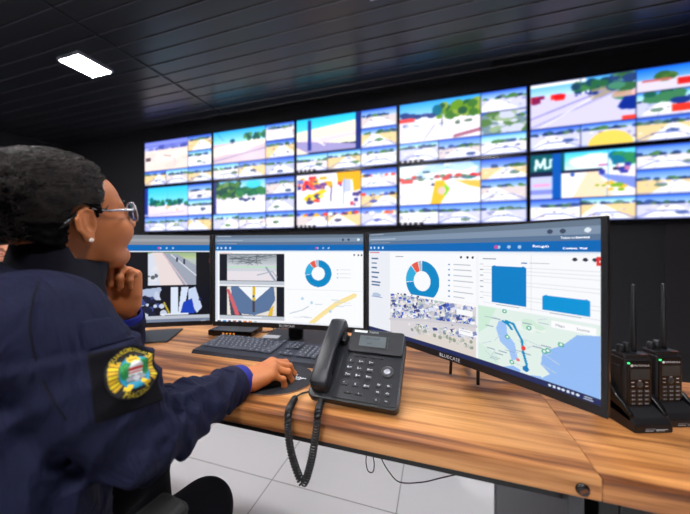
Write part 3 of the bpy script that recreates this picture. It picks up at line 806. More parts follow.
def paint_left():
    cv = to_canvas(Canvas(260, 160, (240, 240, 244))); r = random.Random(13)
    chrome_ui(cv); cv.rect(-1, 0, 2, .118, (138, 142, 150)); cv.rect(-1, .05, 2, .08, (160, 164, 170))
    cv.rect(.5, .19, .995, .56, (16, 18, 24)); cv.rect(.63, .195, .905, .55, (186, 200, 190)); cv.grad(.63, .195, .905, .26, (150, 180, 140), (190, 206, 150))
    cv.poly([(.70, .20), (.80, .22), (.905, .34), (.905, .55), (.80, .55)], (160, 168, 184)); cv.poly([(.66, .2), (.71, .2), (.83, .55), (.68, .55)], (236, 222, 220)); cv.poly([(.63, .22), (.66, .2), (.70, .55), (.63, .55)], (220, 226, 240))
    cv.line([(.71, .2), (.85, .55)], .012, (220, 190, 200)); cv.line([(.76, .22), (.905, .45)], .008, (236, 240, 248)); cv.rect(.79, .25, .80, .30, (50, 60, 80)); cv.rect(.83, .27, .84, .33, (50, 60, 80)); cv.blobs(.63, .36, .68, .5, 10, .02, [(90, 100, 110), (230, 230, 236)], r, 1, .6)
    cv.rect(.5, .56, .995, .935, (14, 16, 28)); cv.poly([(.56, .60), (.70, .575), (.72, .66), (.58, .72)], (176, 190, 220)); cv.blobs(.58, .62, .72, .9, 24, .03, [(24, 28, 56), (60, 76, 140), (200, 210, 232)], r, 1, .6)
    cv.rect(.76, .575, .80, .86, (220, 232, 250)); cv.poly([(.82, .575), (.86, .575), (.83, .86), (.80, .86)], (216, 228, 250)); cv.poly([(.86, .60), (.90, .575), (.94, .80), (.91, .86), (.86, .72)], (200, 216, 244)); cv.poly([(.83, .74), (.88, .70), (.90, .86), (.81, .88)], (24, 66, 186))
    cv.line([(.72, .74), (.75, .86)], .014, (196, 176, 60)); cv.ell(.715, .66, .02, .06, (14, 16, 26)); cv.rect(.70, .86, .86, .875, (226, 232, 242)); cv.rect(.92, .70, .94, .73, (30, 40, 90))
    cv.rect(.5, .88, .995, .915, (188, 194, 206)); cv.rect(-1, .92, 2, 1.05, (120, 132, 156)); cv.rect(.1, .2, .5, .92, (230, 232, 238)); cv.rect(.985, .26, 1, .31, (226, 60, 50))
    cv.rect(.93, .95, .96, .96, (230, 236, 244))
    return cv
MT, MBm = .060, -.298
def monitor(P0, P1, cv, label, stand, sag=.014):
    A = P(*P0); B = P(*P1); d = (B - A); W = math.hypot(d.x, d.y); ang = math.atan2(d.y, d.x)
    c = (A + B) / 2
    t = empty('monitor', (c.x, c.y, DZ), (0, 0, ang)); tag(t, label, 'monitor')
    zt = EYE + MT - DZ; zb = EYE + MBm - DZ; Hh = zt - zb
    yy = lambda s: sag * (1 - (2 * s - 1) ** 2)
    pt = lambda s, tt, off: ((s - .5) * W, yy(s) + off, zt - tt * Hh)
    # housing: a curved shell, deeper towards the middle, with rim around the panel
    n = 36; hb = MB(); vs = []; fs = []
    ins = (.015, .985, .012, .95)
    for i in range(n + 1):
        s = i / n
        bulge = .016 + .022 * max(0, 1 - abs(2 * s - 1) ** 4)
        vs += [pt(s, 0, 0), pt(s, 1, 0), pt(s, 1, .014), pt(s, .82, bulge), pt(s, .22, bulge), pt(s, 0, .012)]
    for i in range(n):
        a = 6 * i; b = a + 6
        for k in range(1, 6): fs.append((a + k, b + k, b + (k + 1) % 6, a + (k + 1) % 6))
    fs.append(tuple(range(5, -1, -1))); fs.append(tuple(6 * n + k for k in range(6)))
    hb.add(vs, fs)
    # rim: four front strips around the panel opening, and a recessed backing behind the panel
    def strip(s0, s1, t0, t1, off0=-.0015, off1=.0):
        m = max(1, int((s1 - s0) * n)); V = []; F = []
        for i in range(m + 1):
            s = s0 + (s1 - s0) * i / m
            V += [pt(s, t0, off0), pt(s, t1, off0), pt(s, t1, .004), pt(s, t0, .004)]
        for i in range(m):
            a = 4 * i; b = a + 4
            for k in range(4): F.append((a + k, a + (k + 1) % 4, b + (k + 1) % 4, b + k))
        F.append((3, 2, 1, 0)); F.append((4 * m, 4 * m + 1, 4 * m + 2, 4 * m + 3)); hb.add(V, F)
    strip(0, ins[0], 0, 1); strip(ins[1], 1, 0, 1); strip(ins[0], ins[1], 0, ins[2]); strip(ins[0], ins[1], ins[3], 1)
    V = []; F = []
    for i in range(n + 1): V += [pt(i / n, 0, .003), pt(i / n, 1, .003)]
    for i in range(n): F.append((2 * i, 2 * i + 1, 2 * i + 3, 2 * i + 2))
    hb.add(V, F)
    hb.build('housing', M['black_plastic'], t)
    def fn(S, T, off=.0005):
        s = ins[0] + S * (ins[1] - ins[0]); q = ins[2] + T * (ins[3] - ins[2])
        return np.stack([(s - .5) * W, sag * (1 - (2 * s - 1) ** 2) + off, zt - q * Hh], 1)
    sc = cv.mesh('screen', fn, M['screen'], t)
    lg = MB()
    text_on(lg, 'BLUECASE', .0125, lambda x, y: pt(.5 + x / W, .975 - y / Hh, -.0021), spacing=1.1)
    lg.build('maker_name', M['white_print'], t)
    stand(t, W, zb)
    return t, sc, pt, W, Hh
def stand_plate(t, W, zb):
    MB().box(-.14, .14, .045, .235, 0, .008, bev=.003).build('base_plate', M['black_plastic'], t)
    MB().box(-.03, .03, .10, .125, .008, .25, bev=.006).build('stand_column', M['black_plastic'], t)
    MB().box(-.05, .05, .04, .10, .18, .25, bev=.004).build('stand_bracket', M['black_plastic'], t)
def stand_feet(t, W, zb):
    for sx in (-1, 1):
        MB().tube([(sx * .022, .13, .10), (sx * .038, .095, .075), (sx * .041, .082, .050), (sx * .042, .080, .0055)], [.006, .005, .0045, .0045], 10).build('foot', M['black_plastic'], t)
        MB().tube([(sx * .022, .13, .06), (sx * .07, .19, .03), (sx * .10, .235, .009)], [.009, .008, .006], 10).build('foot', M['black_plastic'], t)
    MB().tube([(0, .13, .045), (0, .13, .25)], .02, 20).build('stand_column', M['black_plastic'], t)
    MB().box(-.05, .05, .04, .13, .19, .26, bev=.004).build('stand_bracket', M['black_plastic'], t)
tR, scR, ptR, WR, HR = monitor((.078, 1.03), (.4625, .51), paint_right(), 'right wide monitor, nearest, with donut chart, two blue bars and a coastal map', stand_feet)
monitor((-.517, 1.137), (.074, 1.033), paint_centre(), 'middle monitor behind the keyboard, two camera pictures left of a donut chart', stand_plate)
monitor((-1.139, 1.013), (-.527, 1.150), paint_left(), 'left monitor beyond the hand at the chin, two camera pictures over black', stand_plate)
def on_screen(txt, s, t, size, m, align='CENTER'):
    b = MB(); text_on(b, txt, size, lambda x, y: ptR(s + x / WR, t - y / HR, -.0002), align=align)
    return b.build('screen_text', M[m], scR)
on_screen('Português', .835, .148, .0075, 'screen_text')
on_screen('Convênio, Visor', .925, .160, .006, 'screen_text')
on_screen('Todos os favoritos', .925, .103, .006, 'screen_text')
on_screen('Mapa', .888, .587, .0075, 'screen_text_dark')
on_screen('Satélite', .945, .587, .0068, 'screen_text_dark')

# ================================================================== PHONE
tp = empty('desk_phone', (-.299, .655, DZ), (0, 0, R_(-1.5)))
tag(tp, 'dark grey desk phone with tilted keypad, small display and coiled handset cord', 'phone')
SL = R_(38); PW = .219; PL = .192 - .028; VD = -.030
F0 = Matrix.Translation((0, .006, .0155)) @ Matrix.Rotation(SL, 4, 'X')
b = MB()
def rr(x0, x1, y0, y1, r, n=5):
    o = []
    for cx, cy, a0 in ((x1 - r, y1 - r, 0), (x0 + r, y1 - r, 90), (x0 + r, y0 + r, 180), (x1 - r, y0 + r, 270)):
        for i in range(n + 1):
            a = R_(a0 + 90 * i / n); o.append((cx + r * math.cos(a), cy + r * math.sin(a)))
    return o
b.prism(rr(0, PW, -.016, PL, .012), -.006, .018, 0, F0, bev=.003)
b.prism(rr(.062, PW - .004, -.010, .110, .008), .0175, .0205, 0, F0, bev=.001)
b.build('body', M['phone_plastic'], tp)
b = MB()   # foot behind
b.add([F0 @ Vector(q) for q in ((.04, .09, -.006), (.17, .09, -.006), (.17, .15, -.006), (.04, .15, -.006))] + [Vector(q) for q in ((.05, .130, 0), (.16, .130, 0), (.16, .165, 0), (.05, .165, 0))],
      [(0, 1, 5, 4), (1, 2, 6, 5), (2, 3, 7, 6), (3, 0, 4, 7), (4, 5, 6, 7), (0, 3, 2, 1)])
b.build('stand', M['phone_dark'], tp)
FD = F0 @ Matrix.Translation((0, .113, .020)) @ Matrix.Rotation(R_(8), 4, 'X')
b = MB(); b.prism(rr(.072, PW - .004, 0, .064, .007), -.018, .006, 0, FD, bev=.002); dp = b.build('display_panel', M['phone_plastic'], tp)
b = MB(); b.prism(rr(.093, .175, .012, .050, .002), .0058, .0070, 0, FD); b.build('display_frame', M['phone_dark'], dp)
b = MB(); b.prism(rr(.099, .170, .016, .046, .0015), .0068, .0078, 0, FD); b.build('display_glass', M['lcd'], dp)
b = MB(); text_on(b, '29/11 10:24', .0075, lambda x, y: FD @ Vector((.134 + x, .038 + y, .0080))); text_on(b, '2013', .007, lambda x, y: FD @ Vector((.128 + x, .024 + y, .0080)))
b.build('display_digits', M['phone_dark'], dp)
b = MB(); b.box(.080, .116, .0545, .0605, .0060, .0066, M=FD); b.build('sticker', M['white_print'], dp)
b = MB(); text_on(b, 'Yealink', .009, lambda x, y: FD @ Vector((.134 + x, .0574 + y, .0064))); b.build('maker_name', M['grey_print'], dp)
TOP = .0205
def key(x, v, w, h, txt, sub='', size=.0075, m='key', r=.0025):
    v += VD
    q = MB(); q.prism(rr(x - w/2, x + w/2, v - h/2, v + h/2, r), TOP - .0006, TOP + .0028, 0, F0, bev=.0008)
    k = q.build('key', M[m], tp)
    if txt:
        q = MB(); text_on(q, txt, size, lambda a, c: F0 @ Vector((x - (.0028 if sub else 0) + a, v + c, TOP + .0030)))
        if sub: text_on(q, sub, size * .5, lambda a, c: F0 @ Vector((x + .0032 + a, v + c, TOP + .0030)))
        q.build('key_symbol', M['white_print'], k)
LB = ['1', '2', '3', '4', '5', '6', '7', '8', '9', '*', '0', '#']; SB = ['', 'ABC', 'DEF', 'GHI', 'JKL', 'MNO', 'PQRS', 'TUV', 'WXYZ', '.', '', 'SEND']
for i in range(12): key(.087 + (i % 3) * .0262, (.117, .098, .079, .057)[i // 3], .0165, .0115, LB[i], SB[i])
for i in range(4): key(.098 + i * .0215, .1325, .014, .0042, '', r=.0015)
for i, s_ in enumerate(('RD', 'TR', 'MS', 'HD', 'V-', 'V+')): key(.169 + (i % 2) * .0225, .064 - (i // 2) * .0175, .0135, .0105, s_, '', .0052)
key(.100, .036, .020, .006, '-', '', .006); key(.126, .036, .020, .006, '+', '', .006)
q = MB(); q.lathe([(.0, TOP - .001), (.0155, TOP - .001), (.0155, TOP + .002), (.0135, TOP + .0036), (.0085, TOP + .0036)], 28, 0, F0 @ Matrix.Translation((.184, .104 + VD - .006, 0)), cap=False); nv = q.build('navigation_ring', M['phone_dark'], tp)
q = MB(); q.lathe([(.0, TOP + .001), (.0078, TOP + .001), (.0078, TOP + .0048), (.006, TOP + .0056), (.0, TOP + .0056)], 24, 0, F0 @ Matrix.Translation((.184, .104 + VD - .006, 0)), cap=False); q.build('navigation_button', M['silver'], tp)
# handset
q = MB(); HX = .031; n = 26; vs = []; fs = []
for i in range(n + 1):
    u = i / n; v = -.004 + u * .200
    th = .019 + .010 * math.cos(2 * PI * u) * .6 + .004
    up = .052 + .010 * math.sin(PI * u)
    w = .0240 - .003 * math.sin(PI * u)
    if u < .06 or u > .94:
        e = min(u, 1 - u) / .06; e = math.sqrt(max(0, 1 - (1 - e) ** 2)); w *= .72 + .28 * e; up -= .006 * (1 - e)
    ring = rr(-w, w, up - th * 1.15, up, .0075, 4)
    vs += [F0 @ Vector((HX + a, v, c)) for a, c in ring]
m = len(ring)
for i in range(n):
    for k in range(m): fs.append((i * m + k, (i + 1) * m + k, (i + 1) * m + (k + 1) % m, i * m + (k + 1) % m))
fs.append(tuple(range(m))); fs.append(tuple(n * m + k for k in range(m - 1, -1, -1)))
q.add(vs, fs, 0, None, True)
hs = q.build('handset', M['phone_plastic'], tp)
q = MB()
q.prism(rr(HX - .021, HX + .021, .146, .176, .012), .0185, .034, 0, F0, bev=.003); q.build('ear_cup', M['phone_dark'], hs); q = MB(); q.prism(rr(HX - .021, HX + .021, .004, .046, .012), .0185, .034, 0, F0, bev=.003)
q.build('mouth_cup', M['phone_dark'], hs)
q = MB(); q.prism(rr(HX + .022, HX + .032, .130, .158, .003), .018, .040, 0, F0, bev=.002); q.build('cradle_hook', M['phone_dark'], tp)
def px_vert(x, y, Yp):
    k = (x - 345) / 290; w = Yp / (k * ST + CT); return P(k * w, w, (250 - y) / 290 * w)
def spline(pts, n):
    pts = [Vector(p) for p in pts]; out = []
    q = [pts[0] * 2 - pts[1]] + pts + [pts[-1] * 2 - pts[-2]]
    for i in range(1, len(q) - 2):
        for j in range(n):
            t = j / n; a, b_, c, d_ = q[i - 1], q[i], q[i + 1], q[i + 2]
            out.append(.5 * ((2 * b_) + (c - a) * t + (2 * a - 5 * b_ + 4 * c - d_) * t * t + (3 * b_ - a - 3 * c + d_) * t ** 3))
    out.append(pts[-1]); return out
WI = Matrix.Translation((-.299, .655, DZ)) @ Matrix.Rotation(R_(-1.5), 4, 'Z'); WInv = WI.inverted()
def px_desk(x, y, up=0.0):
    h = EYE - DZ - up; w = 290 * h / (y - 250); return P((x - 345) / 290 * w, w, -h)
coil = [WI @ Vector((.028, -.010, .026)), px_desk(321, 400, .012), px_desk(319.5, 406, .011), px_vert(318, 414, .560), px_vert(315.5, 436, .552), px_vert(311, 462, .55), px_vert(304, 483, .55), px_vert(298, 474, .55), px_vert(291, 452, .55), px_vert(288, 430, .553),
        px_vert(288, 416, .559), px_desk(290, 407, .010), px_desk(296, 397, .0095)]
sp = spline(coil, 60)
# resample evenly and wind the coil
d = [0]
for i in range(1, len(sp)): d.append(d[-1] + (sp[i] - sp[i - 1]).length)
L = d[-1]; pitch = .0060; per = 10; N = int(L / pitch * per); hel = []; j = 0; up = None
for i in range(N + 1):
    s_ = L * i / N
    while j < len(d) - 2 and d[j + 1] < s_: j += 1
    f = (s_ - d[j]) / max(1e-9, d[j + 1] - d[j]); c = sp[j].lerp(sp[j + 1], f); tn = (sp[j + 1] - sp[j]).normalized()
    up = tn.orthogonal().normalized() if up is None else (up - tn * up.dot(tn)).normalized()
    sd = tn.cross(up); a = 2 * PI * i / per
    rad = .0066 * min(1, min(i, N - i) / 12)
    hel.append(WInv @ (c + (up * math.cos(a) + sd * math.sin(a)) * rad))
hc = MB().tube([WI.inverted() @ coil[0] + Vector((0, .008, .004))] + hel, .0020, 6).build('coiled_cord', M['black_plastic'], tp)
q = MB(); q.tube([WInv @ p for p in spline([px_desk(296, 397, .0095), px_desk(302, 393.5, .005), px_desk(308, 392, .004), px_desk(315, 389, .006)], 8)], .0022, 8); q.build('cord_end', M['black_plastic'], tp)

# ================================================================== KEYBOARD, PAD, MOUSE
kc = Vector((-.600, .905, DZ)); tk = empty('keyboard', kc, (0, 0, R_(1.0)))
tag(tk, 'charcoal full-size keyboard lying in front of the middle monitor', 'keyboard')
KW, KD = .478, .158
q = MB(); q.add([(-KW/2, -KD/2, 0), (KW/2, -KD/2, 0), (KW/2, KD/2, 0), (-KW/2, KD/2, 0), (-KW/2 + .004, -KD/2 + .004, .013), (KW/2 - .004, -KD/2 + .004, .013), (KW/2 - .004, KD/2 - .003, .025), (-KW/2 + .004, KD/2 - .003, .025)],
      [(3, 2, 1, 0), (0, 1, 5, 4), (1, 2, 6, 5), (2, 3, 7, 6), (3, 0, 4, 7), (4, 5, 6, 7)]); kb = q.build('body', M['keyboard_body'], tk)
tilt = math.atan2(.012, KD)
FK = Matrix.Translation((0, 0, .0192)) @ Matrix.Rotation(tilt, 4, 'X')
rows = [(.058, [1.0] * 1 + [-.6] + [1] * 4 + [-.4] + [1] * 4 + [-.4] + [1] * 4), (.036, [1] * 13 + [2]), (.018, [1.5] + [1] * 12 + [1.5]), (0, [1.75] + [1] * 11 + [2.25]), (-.018, [2.25] + [1] * 10 + [2.75]), (-.036, [1.25, 1.25, 1.25, 6.25, 1.25, 1.25, 1.25, 1.25])]
keys = []
for y_, r_ in rows:
    x = -KW/2 + .014; sc_ = .288 / sum(abs(k) for k in r_)
    for k in r_:
        if k > 0: keys.append((x, x + k * sc_, y_))
        x += abs(k) * sc_
for i in range(3):
    for y_ in (.058, .036, .018): keys.append((.084 + i * .0188, .1028 + i * .0188, y_))
keys += [(.1028, .1216, -.018)] + [(.084 + i * .0188, .1028 + i * .0188, -.036) for i in range(3)]
for y_ in (.036, .018, 0, -.018, -.036):
    for i in range(4):
        if y_ == -.036 and i == 1: continue
        keys.append((.150 + i * .0188, .150 + (i + (2 if y_ == -.036 and i == 0 else 1)) * .0188, y_))
legend = 'QWERTYUIOPASDFGHJKLZXCVBNM1234567890'
# keys: the 100 largest are parts of their own, the rest are one part
kk = sorted(keys, key=lambda k: k[2])
many = MB()
for i, (a, c, y_) in enumerate(kk):
    q = MB() if i < 100 else many
    q.box(a + .0012, c - .0012, y_ - .0078, y_ + .0078, .0005, .0062, 0, bev=.0016, seg=1, M=FK)
    if i < 100: q.box((a + c)/2 - .003, (a + c)/2 + .0005, y_ - .001, y_ + .0035, .0062, .00635, 1, M=FK); q.build('key', [M['keyboard_key'], M['grey_print']], tk)
if many.v: tag(many.build('key_block', M['keyboard_key'], tk), kind='stuff')

PADC = Vector((-.440, .735, DZ)); tm = empty('mouse_pad', PADC)
tag(tm, 'round dark mouse pad with white script under the right hand', 'mouse pad')
ps = [(1.08 * .101 * math.cos(a), .101 * math.sin(a)) for a in [2 * PI * i / 48 for i in range(48)]]
MB().prism(ps, 0, .003, 0).build('base', M['pad_edge'], tm)
MB().prism([(x * .985, y_ * .985) for x, y_ in ps], .003, .0042, 0).build('surface', M['pad'], tm)
q = MB(); Mt = Matrix.Translation((.040, .020, .0044)) @ Matrix.Rotation(R_(-12), 4, 'Z')
text_on(q, 'higher', .036, lambda x, y: Mt @ Vector((x, y * 1.1, 0)), shear=.4, spacing=.9)
text_on(q, '___', .02, lambda x, y: Mt @ Vector((x, y - .010, 0)), shear=.4)
q.build('printed_script', M['white_print'], tm)

# ================================================================== NETWORK BOX, PAPER
t = empty('network_box', (-.845, 1.075, DZ), (0, 0, R_(8))); tag(t, 'small black network box with indicator lights under the middle monitor', 'network box')
MB().box(-.10, .10, -.055, .055, .003, .026, bev=.004).build('case', M['black_gloss'], t)
for sx in (-.08, .08):
    for sy in (-.04, .04): MB().lathe([(.006, 0), (.006, .0035)], 12, 0, Matrix.Translation((sx, sy, 0))).build('foot', M['rubber'], t)
for i in range(4): MB().box(-.03 + i * .016, -.024 + i * .016, -.0558, -.0545, .013, .017).build('indicator_light', M['led_orange'], t)
tag(MB().tube(spline([(-.742, 1.09, DZ + .014), (-.725, 1.12, DZ + .004), (-.715, 1.17, DZ + .003), (-.76, 1.21, DZ + .003), (-.85, 1.22, DZ + .003)], 10), .002, 8).build('network_cable', M['rubber']), 'thin black cable running behind the network box under the middle monitor', 'cable')
tag(MB().box(-.035, .035, -.02, .02, 0, .002, bev=.0008).build('paper_slip', M['paper'], None, (-.655, 1.055, DZ + .0085), (0, 0, R_(8))), 'small white slip lying on the stand plate of the middle monitor', 'paper slip')

# ================================================================== HANGING CABLE under the desk
cb = [px_vert(369, 444, .80), px_vert(366, 460, .80), px_vert(368, 471, .80), px_vert(373, 472, .80), px_vert(374, 462, .80), px_vert(370.5, 446, .80)]
tag(MB().tube(spline(cb, 8), .0014, 6).build('cable_loop', M['rubber']), 'small loop of thin black cable hanging under the desk', 'cable')
cb = [px_vert(376, 444, .86), px_vert(381, 458, .86), px_vert(389, 472, .86), px_vert(400, 482.5, .86), px_vert(422, 482.5, .86), px_vert(442, 478, .86), px_vert(462, 474, .86), px_vert(500, 470, .86)]
tag(MB().tube(spline(cb, 8), .0016, 6).build('power_cable', M['rubber']), 'long thin black cable sagging under the desk to the grey side panel', 'cable')

# ================================================================== RADIOS
def charger():
    t = empty('radio_charger')
    q = MB()
    prof = [(-.048, 0), (.048, 0), (.048, .050), (.030, .054), (-.022, .038), (-.040, .028), (-.048, .016)]
    # tray: side profile (y,z) extruded along x
    Mx = Matrix(((0, 0, 1, 0), (1, 0, 0, 0), (0, 1, 0, 0), (0, 0, 0, 1)))
    q.prism(prof, -.040, .040, 0, Mx, bev=.0025)
    q.build('tray', M['black_plastic'], t)
    for s_ in (-1, 1):
        w = MB(); pr = [(-.040, .018), (.046, .030), (.046, .080), (.030, .088), (.012, .080), (-.006, .060), (-.026, .046), (-.040, .032)]
        a, b_ = sorted((s_ * .0315, s_ * .040))
        w.prism(pr, a, b_, 0, Mx, bev=.002); w.build('side_wing', M['black_gloss'], t)
    w = MB(); text_on(w, 'ADAPTIVE', .0045, lambda x, y: Vector((-.008 + x, -.0490, .009 + y)))
    for i, (x0, x1) in enumerate(((-.018, -.002), (.004, .028), (.004, .022))): w.box(x0, x1, -.0490, -.0475, .005 + .0022 * (i % 2), .0058 + .0022 * (i % 2))
    w.build('printed_lettering', M['grey_print'], t)
    return t
def radio():
    t = empty('two_way_radio'); z0 = .030
    q = MB(); q.prism(rr(-.0295, .0295, -.018, .018, .006), z0, z0 + .108, 0, None, bev=.002)
    q.prism(rr(-.0275, .0275, -.015, .018, .006), z0 + .107, z0 + .117, 0, None, bev=.002); q.build('body', M['black_plastic'], t)
    q = MB(); q.box(-.0255, .0255, -.0200, -.0165, z0 + .010, z0 + .104, bev=.0012); q.build('face_plate', M['black_gloss'], t)
    q = MB(); q.box(-.020, .021, -.0208, -.0196, z0 + .066, z0 + .088, bev=.0004); q.build('display', M['lens_dark'], t)
    q = MB(); text_on(q, 'MOTOROLA', .0058, lambda x, y: Vector((.004 + x, -.0204, z0 + .0955 + y)), spacing=1.05)
    q.lathe([(.0, 0), (.0027, 0), (.0027, .0004), (0, .0004)], 18, 0, Matrix.Translation((-.0165, -.0200, z0 + .0955)) @ Matrix.Rotation(PI / 2, 4, 'X'), cap=False); q.build('maker_name', M['white_print'], t)
    q = MB(); q.box(-.0262, -.021, -.0206, -.0190, z0 + .0985, z0 + .1025, bev=.0008); q.build('status_light', M['led_green'], t)
    for r_ in range(4):
        for c_ in range(3):
            q = MB(); x = -.0145 + c_ * .0145; z = z0 + .042 - r_ * .0088
            q.box(x - .0055, x + .0055, -.0212, -.0195, z - .0030, z + .0030, 0, bev=.0008)
            q.box(x - .0028, x - .0010, -.02135, -.0211, z - .0012, z + .0014, 1); q.box(x + .0002, x + .0034, -.02135, -.0211, z - .0004, z + .0008, 1)
            q.build('key', [M['key'], M['grey_print']], t)
    q = MB(); q.lathe([(0, 0), (.0062, 0), (.0062, .0012), (.004, .0018), (0, .0018)], 20, 0, Matrix.Translation((.0, -.0197, z0 + .0555)) @ Matrix.Rotation(PI / 2, 4, 'X'), cap=False); q.build('navigation_button', M['grey_panel'], t)
    for x, z in ((-.015, .060), (-.015, .052), (.015, .060), (.015, .052), (0, .0635)):
        q = MB(); q.box(x - .0028, x + .0028, -.0210, -.0196, z0 + z - .0007, z0 + z + .0007, bev=.0003); q.build('key', M['grey_print'], t)
    for x, h in ((-.0195, .017), (-.005, .021)):
        q = MB(); q.lathe([(0, 0), (.0058, 0), (.0064, .002), (.0060, h - .001), (.005, h), (0, h)], 16, 0, Matrix.Translation((x, .003, z0 + .116)), cap=False); q.build('knob', M['black_plastic'], t)
    q = MB(); q.tube([(.0135, .006, z0 + .115), (.0135, .006, z0 + .135), (.0135, .006, z0 + .190), (.0135, .006, z0 + .192), (.0135, .006, z0 + .262), (.0135, .006, z0 + .264)], [.0062, .0056, .0050, .0042, .0038, .003], 12); q.build('antenna', M['black_plastic'], t)
    q = MB(); q.box(-.0325, -.029, -.008, .008, z0 + .066, z0 + .092, bev=.0015); q.build('talk_button', M['rubber'], t)
    q = MB(); q.box(.006, .022, -.017, -.012, z0 + .1165, z0 + .1175); q.build('emergency_strip', M['bronze'], t)
    return t
for i, (x, y_, lr, lc) in enumerate(((.401, .790, 'left black two-way radio standing in its charger beside the right monitor', 'left black desktop charger holding a radio, next to the right monitor'),
                                (.478, .834, 'right black two-way radio in its charger near the frame edge', 'right black desktop charger holding a radio, at the frame edge'))):
    if i == 0: ch0 = charger(); ra0 = radio(); c_, r_ = ch0, ra0
    else: c_, r_ = copy_tree(ch0), copy_tree(ra0)
    for o in (c_, r_): o.location = (x, y_, DZ); o.rotation_euler = (0, 0, R_(19))
    tag(c_, lc, 'charger', 'desktop radio chargers'); tag(r_, lr, 'radio', 'two-way radios')
# ================================================================== PEOPLE
def rot(ax, deg): return Matrix.Rotation(R_(deg), 4, ax)
def head_parts(HM, h=.0022, full=True, cheek=1.0):
    """signed-distance head in its own axes (x forward, y to the left, z up), then placed with HM"""
    F = Field((-.135, -.105, -.245), (.145, .105, .145), h)
    F.ell((-.018, 0, .034), (.098, .076, .086), k=.01)
    F.ell((.036, 0, .030), (.060, .064, .066), k=.02)
    F.ell((.030, 0, -.035), (.066, .062 * cheek, .070), k=.02)
    F.cone((.035, .034, -.078), (.064, .012, -.096), .026, .022, k=.02); F.cone((.035, -.034, -.078), (.064, -.012, -.096), .026, .022, k=.02)
    F.ell((.077, 0, -.096), (.018, .021, .018), k=.015)
    for s in (-1, 1):
        F.ell((.060, s * .038, -.032), (.034, .026 * cheek, .032), k=.02)
        F.cone((.088, s * .012, .018), (.074, s * .044, .018), .010, .009, k=.014)
        F.ell((.092, s * .031, .002), (.017, .016, .012), k=.010, mode='s')
        F.ell((.080, s * .031, .002), (.0155, .0150, .0145), k=.004)
        F.cone((.0935, s * .020, .0075), (.0900, s * .043, .0065), .0040, .0035, k=.004)
        F.ell((.108, s * .012, -.031), (.012, .008, .008), k=.006)
    F.cone((.092, 0, .014), (.112, 0, -.022), .008, .0115, k=.012); F.ell((.116, 0, -.028), (.011, .012, .010), k=.008)
    F.ell((.112, .0065, -.037), (.006, .0035, .004), k=.002, mode='s'); F.ell((.112, -.0065, -.037), (.006, .0035, .004), k=.002, mode='s')
    F.ell((.094, 0, -.054), (.011, .023, .0065), k=.006); F.ell((.092, 0, -.066), (.011, .020, .0072), k=.006)
    F.cone((.107, -.020, -.0598), (.107, .020, -.0598), .0022, .0022, k=.003, mode='s')
    F.cone((-.030, 0, -.060), (-.052, 0, -.185), .053, .058, k=.02)
    if full:
        for s in (-1, 1):
            E_ = np.array((Matrix.Rotation(R_(-s * 14), 3, 'Z') @ Matrix.Rotation(R_(8), 3, 'Y')))
            c = Vector((-.010, s * .078, -.004))
            L = lambda x, y, z: tuple(c + Matrix(E_.tolist()) @ Vector((x, s * y, z)))
            F.ell(L(0, 0, .002), (.0200, .0082, .0270), E_, k=.006)
            F.ell(L(.003, .0075, .004), (.0090, .0055, .018), E_, k=.003, mode='s')
            ring = [(.012, .002, .012), (.008, .0045, .023), (-.002, .005, .028), (-.012, .0045, .022), (-.0190, .004, .008), (-.0155, .003, -.010), (-.006, .0025, -.022)]
            for a, b in zip(ring[:-1], ring[1:]): F.cone(L(*a), L(*b), .0036, .0036, k=.003)
            F.cone(L(.004, .003, .020), L(-.006, .003, -.004), .0030, .0032, k=.003)
            F.ell(L(.012, .001, .002), (.0045, .004, .006), E_, k=.004)
            F.ell(L(.001, .001, -.026), (.0110, .0055, .011), E_, k=.006)
    co, f = F.mesh()
    co = np.array([HM @ Vector(p) for p in co])
    return co, f
def frame(o, x, up):
    """matrix with local x along 'x', local z near 'up'"""
    x = Vector(x).normalized(); up = Vector(up); z = (up - x * up.dot(x)).normalized(); y = z.cross(x)
    return Matrix(((x.x, y.x, z.x, o[0]), (x.y, y.y, z.y, o[1]), (x.z, y.z, z.z, o[2]), (0, 0, 0, 1)))
